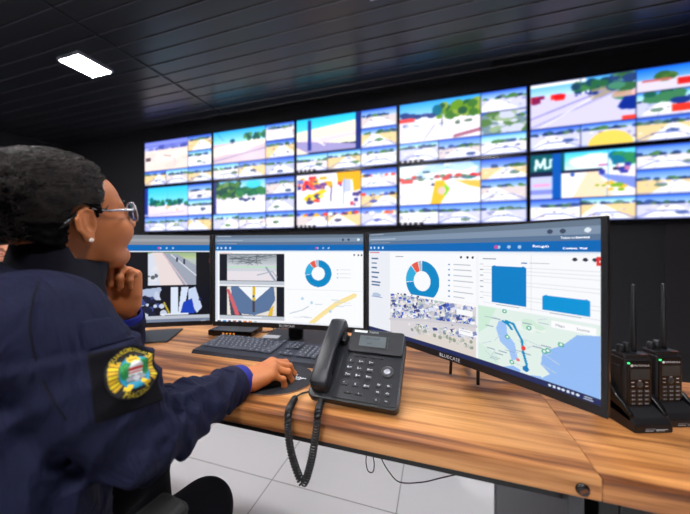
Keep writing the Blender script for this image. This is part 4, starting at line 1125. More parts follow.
def hand_parts(wrist, fwd, dorsal, side, curls, thumb, arm=None, h=.0019, sc=1.0, spread=1.0, aw=1.0):
    """side=+1: thumb towards local +y. curls: per finger three bend angles. built in hand axes, placed by a frame"""
    Mx = frame(wrist, fwd, dorsal)
    F = Field((-.10, -.075, -.10), (.175, .095, .06), h)
    y_ = [.028, .0095, -.0090, -.0265]; Ls = [(.043, .025, .020), (.047, .029, .021), (.044, .027, .020), (.034, .020, .018)]
    rr_ = [.0098, .0100, .0095, .0085]; X0 = [.086, .090, .086, .078]
    for i in range(4):
        mcp = np.array((X0[i], y_[i] * side, .003 - (.002 if i in (0, 3) else 0) - (.003 if i == 3 else 0)))
        F.cone((.008, y_[i] * .62 * side, -.002), mcp, .0155, .0118, k=.016)
        F.ell(mcp + np.array((.001, 0, .003)), (.010, .0090, .0085), k=.006)
        a = 0; p = mcp.copy(); r = rr_[i]
        yaw = R_((2 - i) * 3.2 * spread) * side
        for j in range(3):
            a += R_(curls[i][j]); d = np.array((math.cos(a) * math.cos(yaw), math.cos(a) * math.sin(yaw), -math.sin(a)))
            q = p + d * Ls[i][j]
            r2 = r * (.93 if j < 2 else .86)
            F.cone(p, q, r, r2, k=.0035 if j else .007)
            if j < 2: F.ell(q + np.array((math.sin(a), 0, math.cos(a))) * .0012, (r2 * 1.04,) * 3, k=.003)
            p = q; r = r2
    F.cone((.030, -.022 * side, -.010), (.060, -.022 * side, -.008), .016, .014, k=.014)
    t = [np.array(q, float) * (1, side, 1) for q in thumb]
    F.cone((.018, .016 * side, -.008), t[0], .0165, .0150, k=.014)
    F.cone(t[0], t[1], .0140, .0110, k=.008); F.cone(t[1], t[2], .0108, .0092, k=.004)
    if arm is not None:
        d = Vector((-1, 0, 0)) if arm is True else (Mx.inverted() @ arm).normalized()
        F.cone((.010, .009 * side, -.003), (0, .004, -.003), .019, .0215, k=.016); F.cone((.010, -.009 * side, -.003), (0, -.004, -.003), .019, .0215, k=.016)
        F.cone((0, .005, -.003), tuple(d * .105), .0220 * aw, .029 * aw, k=.014); F.cone((0, -.005, -.003), tuple(d * .105), .0220 * aw, .029 * aw, k=.012)
    co, f = F.mesh()
    co = np.array([Mx @ Vector(p * sc) for p in co])
    return (co, f), Mx
def office_chair(loc, heading, label):
    t = empty('office_chair', loc, (0, 0, heading)); tag(t, label, 'chair')
    q = MB(); q.box(-.24, .24, -.24, .235, 0.375, .435, bev=.028, seg=3); q.build('seat', M['chair_fabric'], t)
    q = MB(); n = 8; vs = []; fs = []
    for i in range(n + 1):
        a = -1 + 2 * i / n; x = a * .215; dy = .035 * a * a
        for (y, z) in ((-.255, .56), (-.245, .80), (-.275, 1.02)): vs += [(x, y + dy, z), (x, y + dy - .05, z)]
    for i in range(n):
        a = 6 * i; b = a + 6
        for k, l in ((0, 2), (2, 4), (4, 5), (5, 3), (3, 1), (1, 0)): fs.append((a + k, b + k, b + l, a + l))
    fs.append((0, 1, 3, 2)); fs.append((2, 3, 5, 4)); fs.append((6*n, 6*n+2, 6*n+3, 6*n+1)); fs.append((6*n+2, 6*n+4, 6*n+5, 6*n+3))
    q.add(vs, fs, 0, None, True); bk = q.build('backrest', M['chair_fabric'], t)
    q = MB(); q.tube([(0, -.10, .365), (0, -.28, .37), (0, -.325, .50), (0, -.315, .62)], .018, 10); q.build('back_bracket', M['black_plastic'], t)
    for s in (-1, 1):
        q = MB(); q.tube([(s * .18, .0, .37), (s * .225, .0, .40), (s * .228, .0, .50), (s * .228, .0, .675)], .016, 10); a = q.build('armrest', M['black_plastic'], t)
        q = MB(); q.box(s * .228 - .034, s * .228 + .034, -.12, .14, .670, .698, bev=.012, seg=3); q.build('arm_pad', M['rubber'], a)
    q = MB(); q.tube([(0, 0, .09), (0, 0, .25), (0, 0, .251), (0, 0, .36)], [.026, .026, .015, .015], 14); q.build('gas_column', M['black_metal'], t)
    q = MB(); q.box(-.10, .10, -.12, .10, .350, .376, bev=.006); q.build('tilt_mechanism', M['black_metal'], t)
    for k in range(5):
        a = 2 * PI * k / 5 + .3; c, s = math.cos(a), math.sin(a)
        q = MB(); q.tube([(0, 0, .10), (c * .15, s * .15, .09), (c * .29, s * .29, .068)], [.028, .02, .014], 10); lg = q.build('base_leg', M['black_plastic'], t)
        q = MB(); Mw = Matrix.Translation((c * .29, s * .29, .028)) @ Matrix.Rotation(a, 4, 'Z')
        for d in (-.014, .014):
            q.lathe([(0, -.009), (.024, -.009), (.027, -.005), (.027, .005), (.024, .009), (0, .009)], 20, 0, Mw @ Matrix.Translation((0, d, 0)) @ Matrix.Rotation(PI / 2, 4, 'X'), cap=False)
        q.tube([(0, 0, .0), (0, 0, .042)], .006, 8, 0, Mw); q.tube([(0, -.012, 0), (0, .012, 0)], .006, 8, 0, Mw); q.build('castor', M['rubber'], lg)
    return t

# ---------------------------------------------------------------- the woman at the desk
HD = R_(-12)                                  # she faces slightly right of the video wall
hc_ = P(-.558, .582, .060)
HM = Matrix.Translation(hc_) @ rot('Z', 90 - 4) @ rot('Y', -15) @ rot('X', 4)
hp = lambda *p: HM @ Vector(p)
pelvis = P(-.575, .44, -.60); chest = P(-.615, .475, -.27); neckb = P(-.615, .515, -.085)
shR = P(-.472, .445, -.115); shL = P(-.785, .60, -.10)
elR = P(-.352, .500, -.326); wrR = P(-.270, .755, -.340)
elL = P(-.612, .790, -.310); wrL = P(-.541, .715, -.140)
knR = P(-.352, .715, -.648); knL = P(-.60, .86, -.640)
anR = P(-.37, .80, -1.04); anL = P(-.60, .93, -1.04)
hipR = P(-.50, .42, -.615); hipL = P(-.66, .50, -.615)
head = head_parts(HM, .0020, True, 1.08)
right_dir = (P(-.148, .796, -.357) - wrR)
rh, MR = hand_parts(wrR + Vector((0, 0, -.002)), right_dir + Vector((0, 0, .055)), (.05, -.25, 1), 1,
                    [(34, 40, 24), (36, 44, 26), (40, 46, 28), (46, 46, 30)], [(.040, .042, -.018), (.068, .050, -.030), (.090, .046, -.040)], arm=elR, sc=.98, spread=1.3)
camdir = (Vector((0, 0, EYE)) - wrL); camdir.z = 0; camdir.normalize()
lh, ML = hand_parts(wrL, (-.03, -.02, 1), -camdir + Vector((.35, .1, 0)), -1,
                    [(62, 78, 40), (68, 80, 38), (72, 82, 36), (76, 80, 34)], [(.040, .036, -.024), (.066, .030, -.040), (.084, .016, -.050)], arm=elL, sc=.98, spread=.4, aw=.84)
BF = Field((-1.25, -.15, .0), (-.1, 1.15, 1.15), .010)
T3 = lambda v: tuple(v)
BF.cone(T3(pelvis), T3(chest), .125, .12, k=.05); BF.cone(T3(chest), T3(neckb), .12, .05, k=.05)
for sh, el, wr, hip, kn, an in ((shR, elR, wrR, hipR, knR, anR), (shL, elL, wrL, hipL, knL, anL)):
    BF.cone(T3(neckb), T3(sh), .045, .05, k=.03); BF.cone(T3(sh), T3(el), .044, .036, k=.02); BF.cone(T3(el), T3(wr), .036, .024, k=.01)
    BF.cone(T3(hip), T3(kn), .075, .050, k=.03); BF.cone(T3(kn), T3(an), .050, .035, k=.02)
BF.cone(T3(hipR), T3(hipL), .09, .09, k=.04)
person = soft_obj('person', [BF.mesh(), head, rh, lh], M['skin'])
tag(person, 'seated woman in navy uniform, one hand on the mouse, the other at her chin', 'person')

# eyes, lashes
for s in (-1, 1):
    e = MB(); c = Vector((.0815, s * .031, .0015)); e.lathe([(.0128 * math.sin(PI * i / 12), .0128 * math.cos(PI * i / 12)) for i in range(13)], 20, 0, HM @ Matrix.Translation(c), cap=False)
    eo = e.build('eye', M['eye_white'], person)
    e = MB(); e.lathe([(.0061 * math.sin(PI * i / 8), .0061 * math.cos(PI * i / 8)) for i in range(9)], 16, 0, HM @ Matrix.Translation(c + Vector((.0075, 0, 0))), cap=False); e.build('iris', M['iris'], eo)
    e = MB(); e.tube([hp(.0975, s * .020, .022), hp(.0945, s * .032, .027), hp(.084, s * .047, .022)], [.0022, .0028, .001], 6); e.build('eyebrow', M['hair'], person)
# nails on the visible fingers are skipped under the palm; earring in the lobe
e = MB(); c = hp(-.0125, -.0865, -.034)
e.lathe([(.0042 * math.sin(PI * i / 8), .0042 * math.cos(PI * i / 8)) for i in range(9)], 16, 0, Matrix.Translation(c), cap=False); e.build('earring', M['pearl'], person)

# hair: a slicked-back cap with strands and a big curly puff tied behind
HF = Field((-.150, -.115, -.12), (.12, .115, .15), .0026)
HF.ell((-.020, 0, .036), (.1085, .0860, .1010), k=.01); HF.ell((.028, 0, .036), (.064, .0715, .0785), k=.02); HF.ell((-.052, 0, -.02), (.050, .064, .062), k=.02)
sl = HF.sl((-.2, -.2, -.2), (.2, .2, .2), 0); X, Y, Z = HF.xyz(sl)
hl = np.where(Z > .018, .026 + .40 * (Z - .018) - 1.2 * Y * Y, np.where(Z > -.002, .012 + .9 * (Z - 0), -.034 + .25 * (Z + .002))) + 0 * X
hl = hl + .005 * noise3(X * 60, Y * 170, Z * 170)
HF.D = np.maximum(HF.D, (X - hl) * .85 + 0 * Y); HF.D = np.maximum(HF.D, (-.072 - Z - .62 * X) + 0 * Y)
HF.D += .0022 * noise3(X * 45, Y * 150, Z * 150) + .0016 * noise3(X * 120, Y * 200, Z * 200).astype(np.float32)
for s in (-1, 1): HF.ell((-.008, s * .085, .000), (.026, .034, .0335), k=.006, mode='s')
hco, hf = HF.mesh(); hco_l = hco.copy(); hco = np.array([HM @ Vector(p) for p in hco])
hair = soft_obj('hair', [(hco, hf)], M['hair'], person)
bvh = BVHTree.FromPolygons([Vector(p) for p in hco_l], [list(q) for q in hf])
rg = random.Random(4); st = MB()
PUFF = Vector((-.128, .0, .030))
for i in range(2200):
    # start near the hairline or on the scalp, run back towards the tie
    a = rg.uniform(-1, 1); s = -1 if rg.random() < .75 else 1
    el = rg.uniform(-.25, 1.45); x0 = rg.uniform(-.06, .09)
    p = Vector((x0, s * math.cos(el) * .12, .03 + math.sin(el) * .13))
    loc, nrm, idx, dist = bvh.find_nearest(p)
    if loc is None: continue
    pts = []; q = loc.copy(); ph = rg.uniform(0, 6); amp = rg.uniform(.0006, .0020); n_ = rg.randrange(6, 13)
    for j in range(n_):
        l2, nr, _, _ = bvh.find_nearest(q)
        lift = rg.uniform(.0002, .0022) + (0.002 * math.sin(PI * j / n_) if rg.random() < .4 else 0)
        if ((l2.x + .008) / .027) ** 2 + ((l2.z - .0) / .035) ** 2 < 1: break
        d = (PUFF - l2); d = (d - nr * d.dot(nr))
        if j == 0 and l2.x > -.02 and l2.z > .0: pts.append(HM @ (l2 - d.normalized() * rg.uniform(.003, .012) - nr * .0032))
        pts.append(HM @ (l2 + nr * lift))
        if d.length < .01: break
        d.normalize(); sdv = nr.cross(d)
        q = l2 + d * .0075 + sdv * amp * 2.2 * math.sin(ph + j * 1.9)
    if len(pts) > 3: st.tube(pts, [.0002] + [.00055] * (len(pts) - 2) + [.0002], 3, cap=False)
st.build('hair_strands', M['hair_strand'], hair)
pc = HM @ Vector((-.146, -.005, .082))
PF = Field(tuple(pc - Vector((.17, .17, .17))), tuple(pc + Vector((.17, .17, .17))), .0045)
PF.ell(tuple(pc), (.090, .090, .064), k=.01); PF.ell(tuple(HM @ Vector((-.090, -.01, .030))), (.050, .056, .050), k=.03)
X, Y, Z = PF.xyz(PF.sl(tuple(pc - Vector((.2, .2, .2))), tuple(pc + Vector((.2, .2, .2))), 0))
PF.D += (.013 * noise3(X * 42, Y * 42, Z * 42) + .010 * noise3(X * 110 + 5, Y * 110, Z * 110)).astype(np.float32)
pco, pf = PF.mesh()
puff = soft_obj('curly_ponytail', [(pco, pf)], M['hair'], person)
st = MB(); idx = np.random.RandomState(2).permutation(len(pco))[:3200]
for i in idx:
    p = Vector(pco[i]); d = (p - pc).normalized()
    a = d.orthogonal().normalized(); b = d.cross(a); th0 = rg.uniform(0, 6.28); R0 = rg.uniform(.0028, .0065); turns = rg.uniform(1.2, 2.2); le = rg.uniform(.006, .016)
    ax = (d + a * rg.uniform(-1.2, 1.2) + b * rg.uniform(-1.2, 1.2)).normalized(); u_ = ax.orthogonal().normalized(); v_ = ax.cross(u_); m_ = int(turns * 6)
    pts = [p + ax * (le * j / m_ - .002) + (u_ * math.cos(th0 + 2 * PI * turns * j / m_) + v_ * math.sin(th0 + 2 * PI * turns * j / m_)) * R0 for j in range(m_ + 1)]
    st.tube(pts, .0007, 3, cap=False)
st.build('curls', M['hair_strand'], puff)
tie = MB(); tie.lathe([(.030 + .008 * math.cos(a), .008 * math.sin(a)) for a in [2 * PI * i / 12 for i in range(13)]], 28, 0, HM @ Matrix.Translation((-.112, 0, .052)) @ Matrix.Rotation(R_(75), 4, 'Y'), cap=False)
tie.build('hair_tie', M['grey_panel'], puff)

# glasses
gl = empty('glasses', hc_); tag(gl, "clear-framed glasses with metal temples on the seated woman's face", 'glasses')
GI = Matrix.Translation(-hc_)
def gp(*p): return GI @ (HM @ Vector(p))
for s in (-1, 1):
    ring = []
    for k in range(28):
        a = 2 * PI * k / 28; y = .033 + .026 * math.copysign(abs(math.cos(a)) ** .85, math.cos(a)); z = .001 + .0215 * math.copysign(abs(math.sin(a)) ** .85, math.sin(a))
        x = .1135 - .35 * max(0, y - .02) ** 1.25 * 2.2
        ring.append(gp(x, s * y, z))
    q = MB(); q.tube(ring, .0016, 8, closed=True); fr = q.build('rim', M['silver'], gl)
    q = MB(); c = sum(ring, Vector()) / 28; vs = [c] + ring; q.add(vs, [(0, 1 + k, 1 + (k + 1) % 28) for k in range(28)]); n0 = gp(1, 0, 0) - gp(0, 0, 0)
    q.add([v + n0 * .0012 for v in vs], [(0, 1 + (k + 1) % 28, 1 + k) for k in range(28)]); q.build('lens', M['glass'], fr)
    q = MB(); q.tube([gp(.094, s * .059, .010), gp(.088, s * .0705, .010), gp(.075, s * .0765, .011), gp(.03, s * .080, .0155), (gp(.006, s * .0775, .0235))], [.0022, .0026, .0026, .0022, .0018], 8); tm_ = q.build('temple', M['silver'], gl)
    q = MB(); q.tube([gp(.006, s * .0775, .0235), gp(-.014, s * .0790, .0220), gp(-.030, s * .0830, .013), gp(-.044, s * .0870, .003), gp(-.056, s * .0840, -.006)], [.0018, .0022, .0026, .0028, .0022], 8); q.build('temple_tip', M['black_gloss'], tm_)
q = MB(); q.tube([gp(.1135, -.008, .006), gp(.1165, 0, .009), gp(.1135, .008, .006)], .0015, 8); q.build('bridge', M['silver'], gl)

# jacket
JF = Field((-1.22, -.16, .44), (-.30, .98, 1.16), .0048)
axr = (shR - shL).normalized(); 
def tor(c, rx, ry, rz, k=.05):
    x = Vector((axr.x, axr.y, 0)).normalized(); z = Vector((0, 0, 1)); y = z.cross(x)
    Rm = [[x.x, y.x, z.x], [x.y, y.y, z.y], [x.z, y.z, z.z]]
    JF.ell(T3(c), (rx, ry, rz), Rm, k=k)
tor(pelvis + Vector((0, 0, .06)), .205, .165, .17); tor(P(-.585, .455, -.40), .195, .165, .17); tor(chest, .185, .145, .16); tor(P(-.615, .49, -.16), .165, .115, .085, .06)
JF.cone(T3(P(-.60, .49, -.105)), T3(shR), .066, .073, k=.04); JF.cone(T3(neckb), T3(shL), .060, .068, k=.04)
mR = shR.lerp(elR, .5) + Vector((.022, 0, .0))
JF.cone(T3(shR), T3(mR), .078, .076, k=.035); JF.cone(T3(mR), T3(elR), .076, .062, k=.02)
cufR = elR.lerp(wrR, .84)
JF.cone(T3(elR), T3(elR.lerp(wrR, .4)), .060, .056, k=.015); JF.cone(T3(elR.lerp(wrR, .4)), T3(cufR), .056, .047, k=.015)
JF.cone(T3(shL), T3(elL), .068, .056, k=.03); cufL = elL.lerp(wrL, .80); JF.cone(T3(elL), T3(cufL), .054, .043, k=.02)
# open sleeve ends
for el, wr, cf in ((elR, wrR, cufR), (elL, wrL, cufL)):
    n = (wr - el).normalized(); p = cf + n * .004
    JF.plane(p, n, tuple(p - Vector((.06, .06, .06))), tuple(p + Vector((.06, .06, .06))), k=.004)
# folds
X, Y, Z = JF.xyz(JF.sl((-9, -9, -9), (9, 9, 9), 0)); X, Y, Z = np.broadcast_arrays(X, Y, Z)
near = np.abs(JF.D) < .03
Pn = np.stack([X[near], Y[near], Z[near]], 1)
def arm_uv(a, b):
    d = np.array(b - a); L = np.linalg.norm(d); d = d / L; q = Pn - np.array(a); t = q @ d
    return t, np.linalg.norm(q - t[:, None] * d, axis=1), L
ppos = np.array(shR.lerp(elR, .52) + Vector((.78, -.60, .10)).normalized() * .066)
calm = 1 - .93 * np.exp(-(((Pn - ppos) ** 2).sum(1)) / .055 ** 2)
disp = .0045 * noise3(Pn[:, 0] * 11, Pn[:, 1] * 11, Pn[:, 2] * 11) + .0018 * noise3(Pn[:, 0] * 26, Pn[:, 1] * 26, Pn[:, 2] * 26)
t, rr2, L = arm_uv(elR, wrR); w_ = np.clip((.10 - rr2) / .025, 0, 1) * ((t > -.03) & (t < L + .02))
n1 = noise3(Pn[:, 0] * 16 + 3, Pn[:, 1] * 16, Pn[:, 2] * 16)
disp += w_ * .010 * (np.abs(np.sin(t * 62 + 3.2 * n1)) - .6) * np.clip(1.15 - t / L * .8, 0, 1)
t, rr2, L = arm_uv(shR, elR); w_ = np.clip((.12 - rr2) / .03, 0, 1) * (t > .12)
disp += w_ * .009 * (np.abs(np.sin(t * 48 + 4 * n1)) - .6) * np.clip((t - .12) / .12, 0, 1)
s1 = Pn @ np.array((.75, .35, -.55)); disp += .010 * (np.abs(np.sin(s1 * 40 + 5.5 * noise3(Pn[:, 0] * 6, Pn[:, 1] * 6, Pn[:, 2] * 6))) - .6) * (Pn[:, 2] < .98)
# shoulder seam groove
t, rr2, L = arm_uv(shR + (shR - elR) * .0, elR)
JF.D[near] += (disp * calm).astype(np.float32)
JF.D = np.where((Y > .574) & (Z > .70), np.maximum(JF.D, DZ + .0015 - Z), JF.D).astype(np.float32)
jco, jf = JF.mesh()
jacket = soft_obj('jacket', [(jco, jf)], M['navy'], person, 1)
jb = BVHTree.FromPolygons([Vector(p) for p in jco], [list(q) for q in jf])
# collar
cm = MB(); n = 40; vs = []; fs = []
cA = P(-.564, .560, -.100); cB = hp(-.028, 0, -.075)
for i in range(n + 1):
    a = 2 * PI * i / n
    fx = math.cos(a); fy = math.sin(a)     # fx=1 is her front
    fd = Vector((math.sin(R_(10)), math.cos(R_(10)), 0)); rd = Vector((math.cos(R_(10)), -math.sin(R_(10)), 0))
    for (t_, r_) in ((0, .082), (.45, .074), (1.0, .066 if fx < .6 else .076), (1.04, .063), (.5, .066), (.1, .070)):
        c = cA.lerp(cB, t_) + Vector((0, 0, (.018 if fx < 0 else .0) * t_ + .020 * max(0, -fx) * t_ - .010 * max(0, fx) * t_))
        vs.append(c + (fd * fx + rd * fy) * r_)
for i in range(n):
    for k in range(5): fs.append((i * 6 + k, (i + 1) * 6 + k, (i + 1) * 6 + k + 1, i * 6 + k + 1))
cm.add(vs, fs, 0, None, True); cm.build('collar', M['navy_dark'], jacket)
# cuffs
def cuff(name, el, wr, t0, t1, r0, r1, m, par):
    n = (wr - el).normalized(); a = el.lerp(wr, t0); b = el.lerp(wr, t1)
    z = n; x = z.orthogonal().normalized(); y = z.cross(x); Mx = Matrix(((x.x, y.x, z.x, a.x), (x.y, y.y, z.y, a.y), (x.z, y.z, z.z, a.z), (0, 0, 0, 1))); L = (b - a).length
    q = MB(); q.lathe([(r0 - .004, 0), (r0, 0), (r0 + .0005, L * .3), (r1 + .001, L * .7), (r1, L), (r1 - .003, L), (r1 - .004, L * .6), (r0 - .004, 0)], 36, 0, Mx, cap=False)
    return q.build(name, m, par)
cuff('cuff', elR, wrR, .76, .885, .0500, .0475, M['navy'], jacket); cuff('inner_cuff', elR, wrR, .86, 1.0, .0455, .0400, M['blue_cuff'], jacket)
cuff('cuff', elL, wrL, .66, .84, .0470, .0430, M['navy'], jacket); cuff('inner_cuff', elL, wrL, .80, .93, .0385, .0350, M['blue_cuff'], jacket)
# arm patch: everything is laid onto the sleeve from a plane facing out of the arm
pcen = mR.lerp(elR, .02)
def ray_px(x, y): return (P((x - 345) / 290, 1.0, (250 - y) / 290) - Vector((0, 0, EYE))).normalized()
hit = jb.ray_cast(Vector((0, 0, EYE)), ray_px(134, 372))
EC, EN = hit[0], hit[1]
out = Vector((.78, -.60, .10)).normalized()
axd = (elR - shR).normalized(); tE = (EC - shR).dot(axd); rad_v = EC - shR - axd * tE; rE = rad_v.length; rad_v.normalize(); tan_v = axd.cross(rad_v)
TW = R_(27)
def lay(u, v, off):
    """wrap the flat (u to the right, v up) sheet round the sleeve, turned by TW"""
    u, v = u * math.cos(TW) + v * math.sin(TW), -u * math.sin(TW) + v * math.cos(TW)
    a = -u / rE * SGN
    dr = rad_v * math.cos(a) + tan_v * math.sin(a)
    c = shR + axd * (tE - v)
    h_ = jb.ray_cast(c + dr * .16, -dr, .16)
    r_ = (h_[0] - c).length if h_[0] is not None else rE
    r_ = min(max(r_, rE - .012), rE + .012)
    return c + dr * (r_ + off)
SGN = 1
if (lay(.02, 0, 0) - lay(-.02, 0, 0)).dot(P(1, -.2, 0) - P(0, 0, 0)) < 0: SGN = -1
def lay_grid(name, poly_in, n, sx, sy, off, m, parent):
    """patch of cloth of outline poly_in(u,v), size sx by sy, with a thickness"""
    vs = []; fs = []; ids = {}
    for i in range(n + 1):
        for j in range(n + 1):
            u, v = poly_in(i / n, j / n); ids[i, j] = len(vs); vs.append(lay(u, v, off))
    for i in range(n):
        for j in range(n): fs.append((ids[i, j], ids[i + 1, j], ids[i + 1, j + 1], ids[i, j + 1]))
    rim = [(i, 0) for i in range(n)] + [(n, j) for j in range(n)] + [(i, n) for i in range(n, 0, -1)] + [(0, j) for j in range(n, 0, -1)]
    b0 = len(vs)
    for k, (i, j) in enumerate(rim): u, v = poly_in(i / n, j / n); vs.append(lay(u, v, -.003))
    for k in range(len(rim)): k2 = (k + 1) % len(rim); fs.append((ids[rim[k2]], ids[rim[k]], b0 + k, b0 + k2))
    q = MB(); q.add(vs, fs, 0, None, True); o = q.build(name, m, parent)
    md = o.modifiers.new('s', 'SMOOTH'); md.iterations = 3; md.factor = .5
    return o
ER = .0385
patch = lay_grid('patch', lambda a, b: (-.052 + .096 * a, -.056 + .098 * b), 26, .1, .1, .0032, M['velcro'], jacket)
flap = lay_grid('pocket_flap', lambda a, b: (-.050 + .075 * a, .046 + .044 * b + .010 * a), 20, .1, .1, .0040, M['navy'], jacket)
# emblem
cv = Canvas(150, 150, (16, 15, 20)); G = (228, 200, 30); N0 = (16, 15, 20)
for k in range(-3, 4):
    for s in (1, -1):
        a0 = 90 * s + k * 11 * s; 
        A = lambda d, r: (.5 + r * math.sin(R_(d)), .5 - r * math.cos(R_(d)) * 1.0)
        cv.poly([A(a0 - 4.2, .46), A(a0 + 4.2, .46), A(a0 + 3.0, .22), A(a0 - 3.0, .22)], (238, 208, 24) if k % 2 == 0 else (222, 176, 20))
for a0 in (48, -48, 140, -140):
    cv.poly([A(a0 - 9, .30), A(a0, .385), A(a0 + 9, .30)], (232, 196, 22))
cv.ell(.5, .5, .31, .31, (26, 150, 186)); cv.ell(.5, .5, .31, .31, (18, 20, 24), 1, .965)
cv.ell(.34, .46, .13, .16, (28, 130, 66)); cv.ell(.66, .46, .13, .16, (28, 130, 66)); cv.ell(.5, .74, .2, .07, (26, 150, 186))
for i in range(18): cv.ell(.27 + (i % 6) * .018, .36 + (i // 6) * .06, .016, .02, ((60, 170, 80), (16, 96, 52))[i % 2]); cv.ell(.66 + (i % 6) * .018, .36 + (i // 6) * .06, .016, .02, ((60, 170, 80), (16, 96, 52))[i % 2])
cv.ell(.5, .27, .12, .07, (226, 190, 30)); cv.poly([(.40, .29), (.40, .18), (.44, .23), (.5, .15), (.56, .23), (.60, .18), (.60, .29)], (236, 200, 40)); cv.rect(.42, .25, .58, .275, (120, 90, 20))
cv.poly([(.36, .40), (.43, .34), (.50, .30), (.57, .34), (.64, .40), (.64, .56), (.58, .64), (.5, .68), (.42, .64), (.36, .56)], (236, 238, 240)); cv.rect(.36, .42, .64, .47, (206, 54, 52)); cv.rect(.36, .50, .64, .53, (206, 54, 52)); cv.rect(.37, .47, .63, .50, (240, 240, 242))
cv.poly([(.32, .60), (.42, .54), (.5, .57), (.58, .54), (.68, .60), (.66, .66), (.58, .68), (.5, .70), (.42, .68), (.34, .66)], (150, 156, 164)); cv.ell(.5, .62, .06, .045, (196, 200, 206)); cv.rect(.30, .655, .46, .675, (60, 60, 66)); cv.rect(.54, .655, .70, .675, (60, 60, 66))
cv.poly([(.60, .66), (.72, .78), (.66, .84), (.54, .72)], (226, 188, 26)); cv.poly([(.34, .70), (.28, .80), (.34, .84), (.42, .74)], (226, 188, 26))
def efn(S, T):
    a = (S - .5) * 2; b = (.5 - T) * 2
    r = np.hypot(a, b); m = np.maximum(np.abs(a), np.abs(b)); k = np.where(r > 0, m / np.maximum(r, 1e-6), 1)
    return np.array([tuple(lay(ER * x * k_, ER * y * k_, .0052)) for x, y, k_ in zip(a, b, k)])
# the canvas is square; squeeze its square outline onto the disc, sampling the picture where the disc lies
S, T = cv.X.ravel(), cv.Y.ravel(); a = (S - .5) * 2; b = (.5 - T) * 2; r = np.hypot(a, b); m = np.maximum(np.abs(a), np.abs(b)); k = np.where(r > 0, m / np.maximum(r, 1e-6), 1)
ix = np.clip(((a * k / 2 + .5) * 149).round().astype(int), 0, 149); iy = np.clip(((.5 - b * k / 2) * 149).round().astype(int), 0, 149)
cv.a = cv.a[iy, ix].reshape(150, 150, 3)
emb = cv.mesh('emblem', efn, M['emblem'], patch, smooth=True)
em = MB()
rimp = [lay(ER * 1.02 * math.cos(a), ER * 1.02 * math.sin(a), .0050) for a in [2 * PI * i / 60 for i in range(60)]]
em.tube(rimp, .0011, 6, closed=True); em.build('emblem_border', M['velcro'], emb)
def arc_text(s_, rad, ang0, size, top=True):
    q = MB()
    vs, fs = text_geo(s_, size, spacing=1.08)
    V = []
    for v in vs:
        if top: an = R_(ang0) - v.x / rad; r_ = rad + v.y; V.append(lay(r_ * math.cos(an), r_ * math.sin(an), .0060))
        else: an = R_(ang0) + v.x / rad; r_ = rad - v.y; V.append(lay(r_ * math.cos(an), r_ * math.sin(an), .0060))
    q.add(V, fs); q.build('emblem_lettering', M['gold_text'], emb)
arc_text('GUARDA', .0338, 118, .0086); arc_text('MUNICIPAL', .0338, 62, .0078); arc_text('MACEIÓ', .0335, 270, .0105, False)
# hook-and-loop flap and seam line over the shoulder
sm = []
for k in range(22):
    a = R_(-150 + 230 * k / 21); d = (shR - elR).normalized(); x = d.cross(Vector((0, 0, 1))).normalized(); y = d.cross(x)
    c = shR + Vector((-.012, 0, .012)); dirn = (x * math.cos(a) + y * math.sin(a)).normalized()
seam_pts = []
for (x, y) in ((52, 262), (44, 272), (38, 285), (33, 300), (30, 318), (31, 338), (36, 360), (44, 382), (54, 402), (66, 420)):
    h_ = jb.ray_cast(Vector((0, 0, EYE)), ray_px(x, y))
    if h_[0] is not None and h_[0].y > 0.05 and (not seam_pts or (h_[0] - seam_pts[-1]).length < .08): seam_pts.append(h_[0] + h_[1] * .0002)
if len(seam_pts) > 3: MB().tube(spline(seam_pts, 5), .0013, 6).build('shoulder_seam', M['navy_dark'], jacket)

# trousers and boots
TF = Field((-1.1, .05, .02), (-.2, 1.2, .68), .008)
TF.ell(T3(pelvis + Vector((0, 0, -.01))), (.17, .17, .10), k=.03)
for hip, kn, an in ((hipR, knR, anR), (hipL, knL, anL)): TF.cone(T3(hip), T3(kn), .090, .068, k=.03); TF.cone(T3(kn), T3(an + Vector((0, 0, .04))), .066, .052, k=.02)
tco = TF.mesh(); soft_obj('trousers', [tco], M['trouser'], person, 2)
for an in (anR, anL):
    BT = Field(tuple(an - Vector((.12, .12, .10))), tuple(an + Vector((.16, .26, .16))), .005)
    f = Vector((.12, 1, 0)).normalized()
    BT.cone(T3(an + Vector((0, 0, .10))), T3(an + Vector((0, 0, -.03))), .050, .046, k=.02); BT.cone(T3(an + Vector((0, 0, -.035)) - f * .02), T3(an + Vector((0, 0, -.040)) + f * .16), .040, .036, k=.02)
    z = .004; BT.plane((an.x, an.y, z), (0, 0, -1), tuple(an - Vector((.2, .2, .2))), tuple(an + Vector((.2, .3, .0))), k=.004)
    soft_obj('boot', [BT.mesh()], M['boot'], person)

office_chair((pelvis.x + .012, pelvis.y + .03, 0), R_(-6), 'black office chair with padded armrests under the seated woman')

# mouse under the right hand
mc = MR @ Vector((.075, .004, -.060)); 
MF = Field((-.065, -.04, -.002), (.065, .04, .05), .002)
MF.ell((0, 0, .006), (.055, .031, .030), k=.004); MF.plane((0, 0, .002), (0, 0, -1), (-.1, -.1, -.1), (.1, .1, .1), k=.001)
mp_ = MR.to_euler().z
mo, mf_ = MF.mesh(); mx_, my_ = mc.x, mc.y
mouse = soft_obj('computer_mouse', [(mo, mf_)], M['black_plastic']); mouse.location = (mx_, my_, DZ + .0025); mouse.rotation_euler = (0, 0, mp_)
tag(mouse, 'black computer mouse mostly hidden under the right hand', 'mouse')

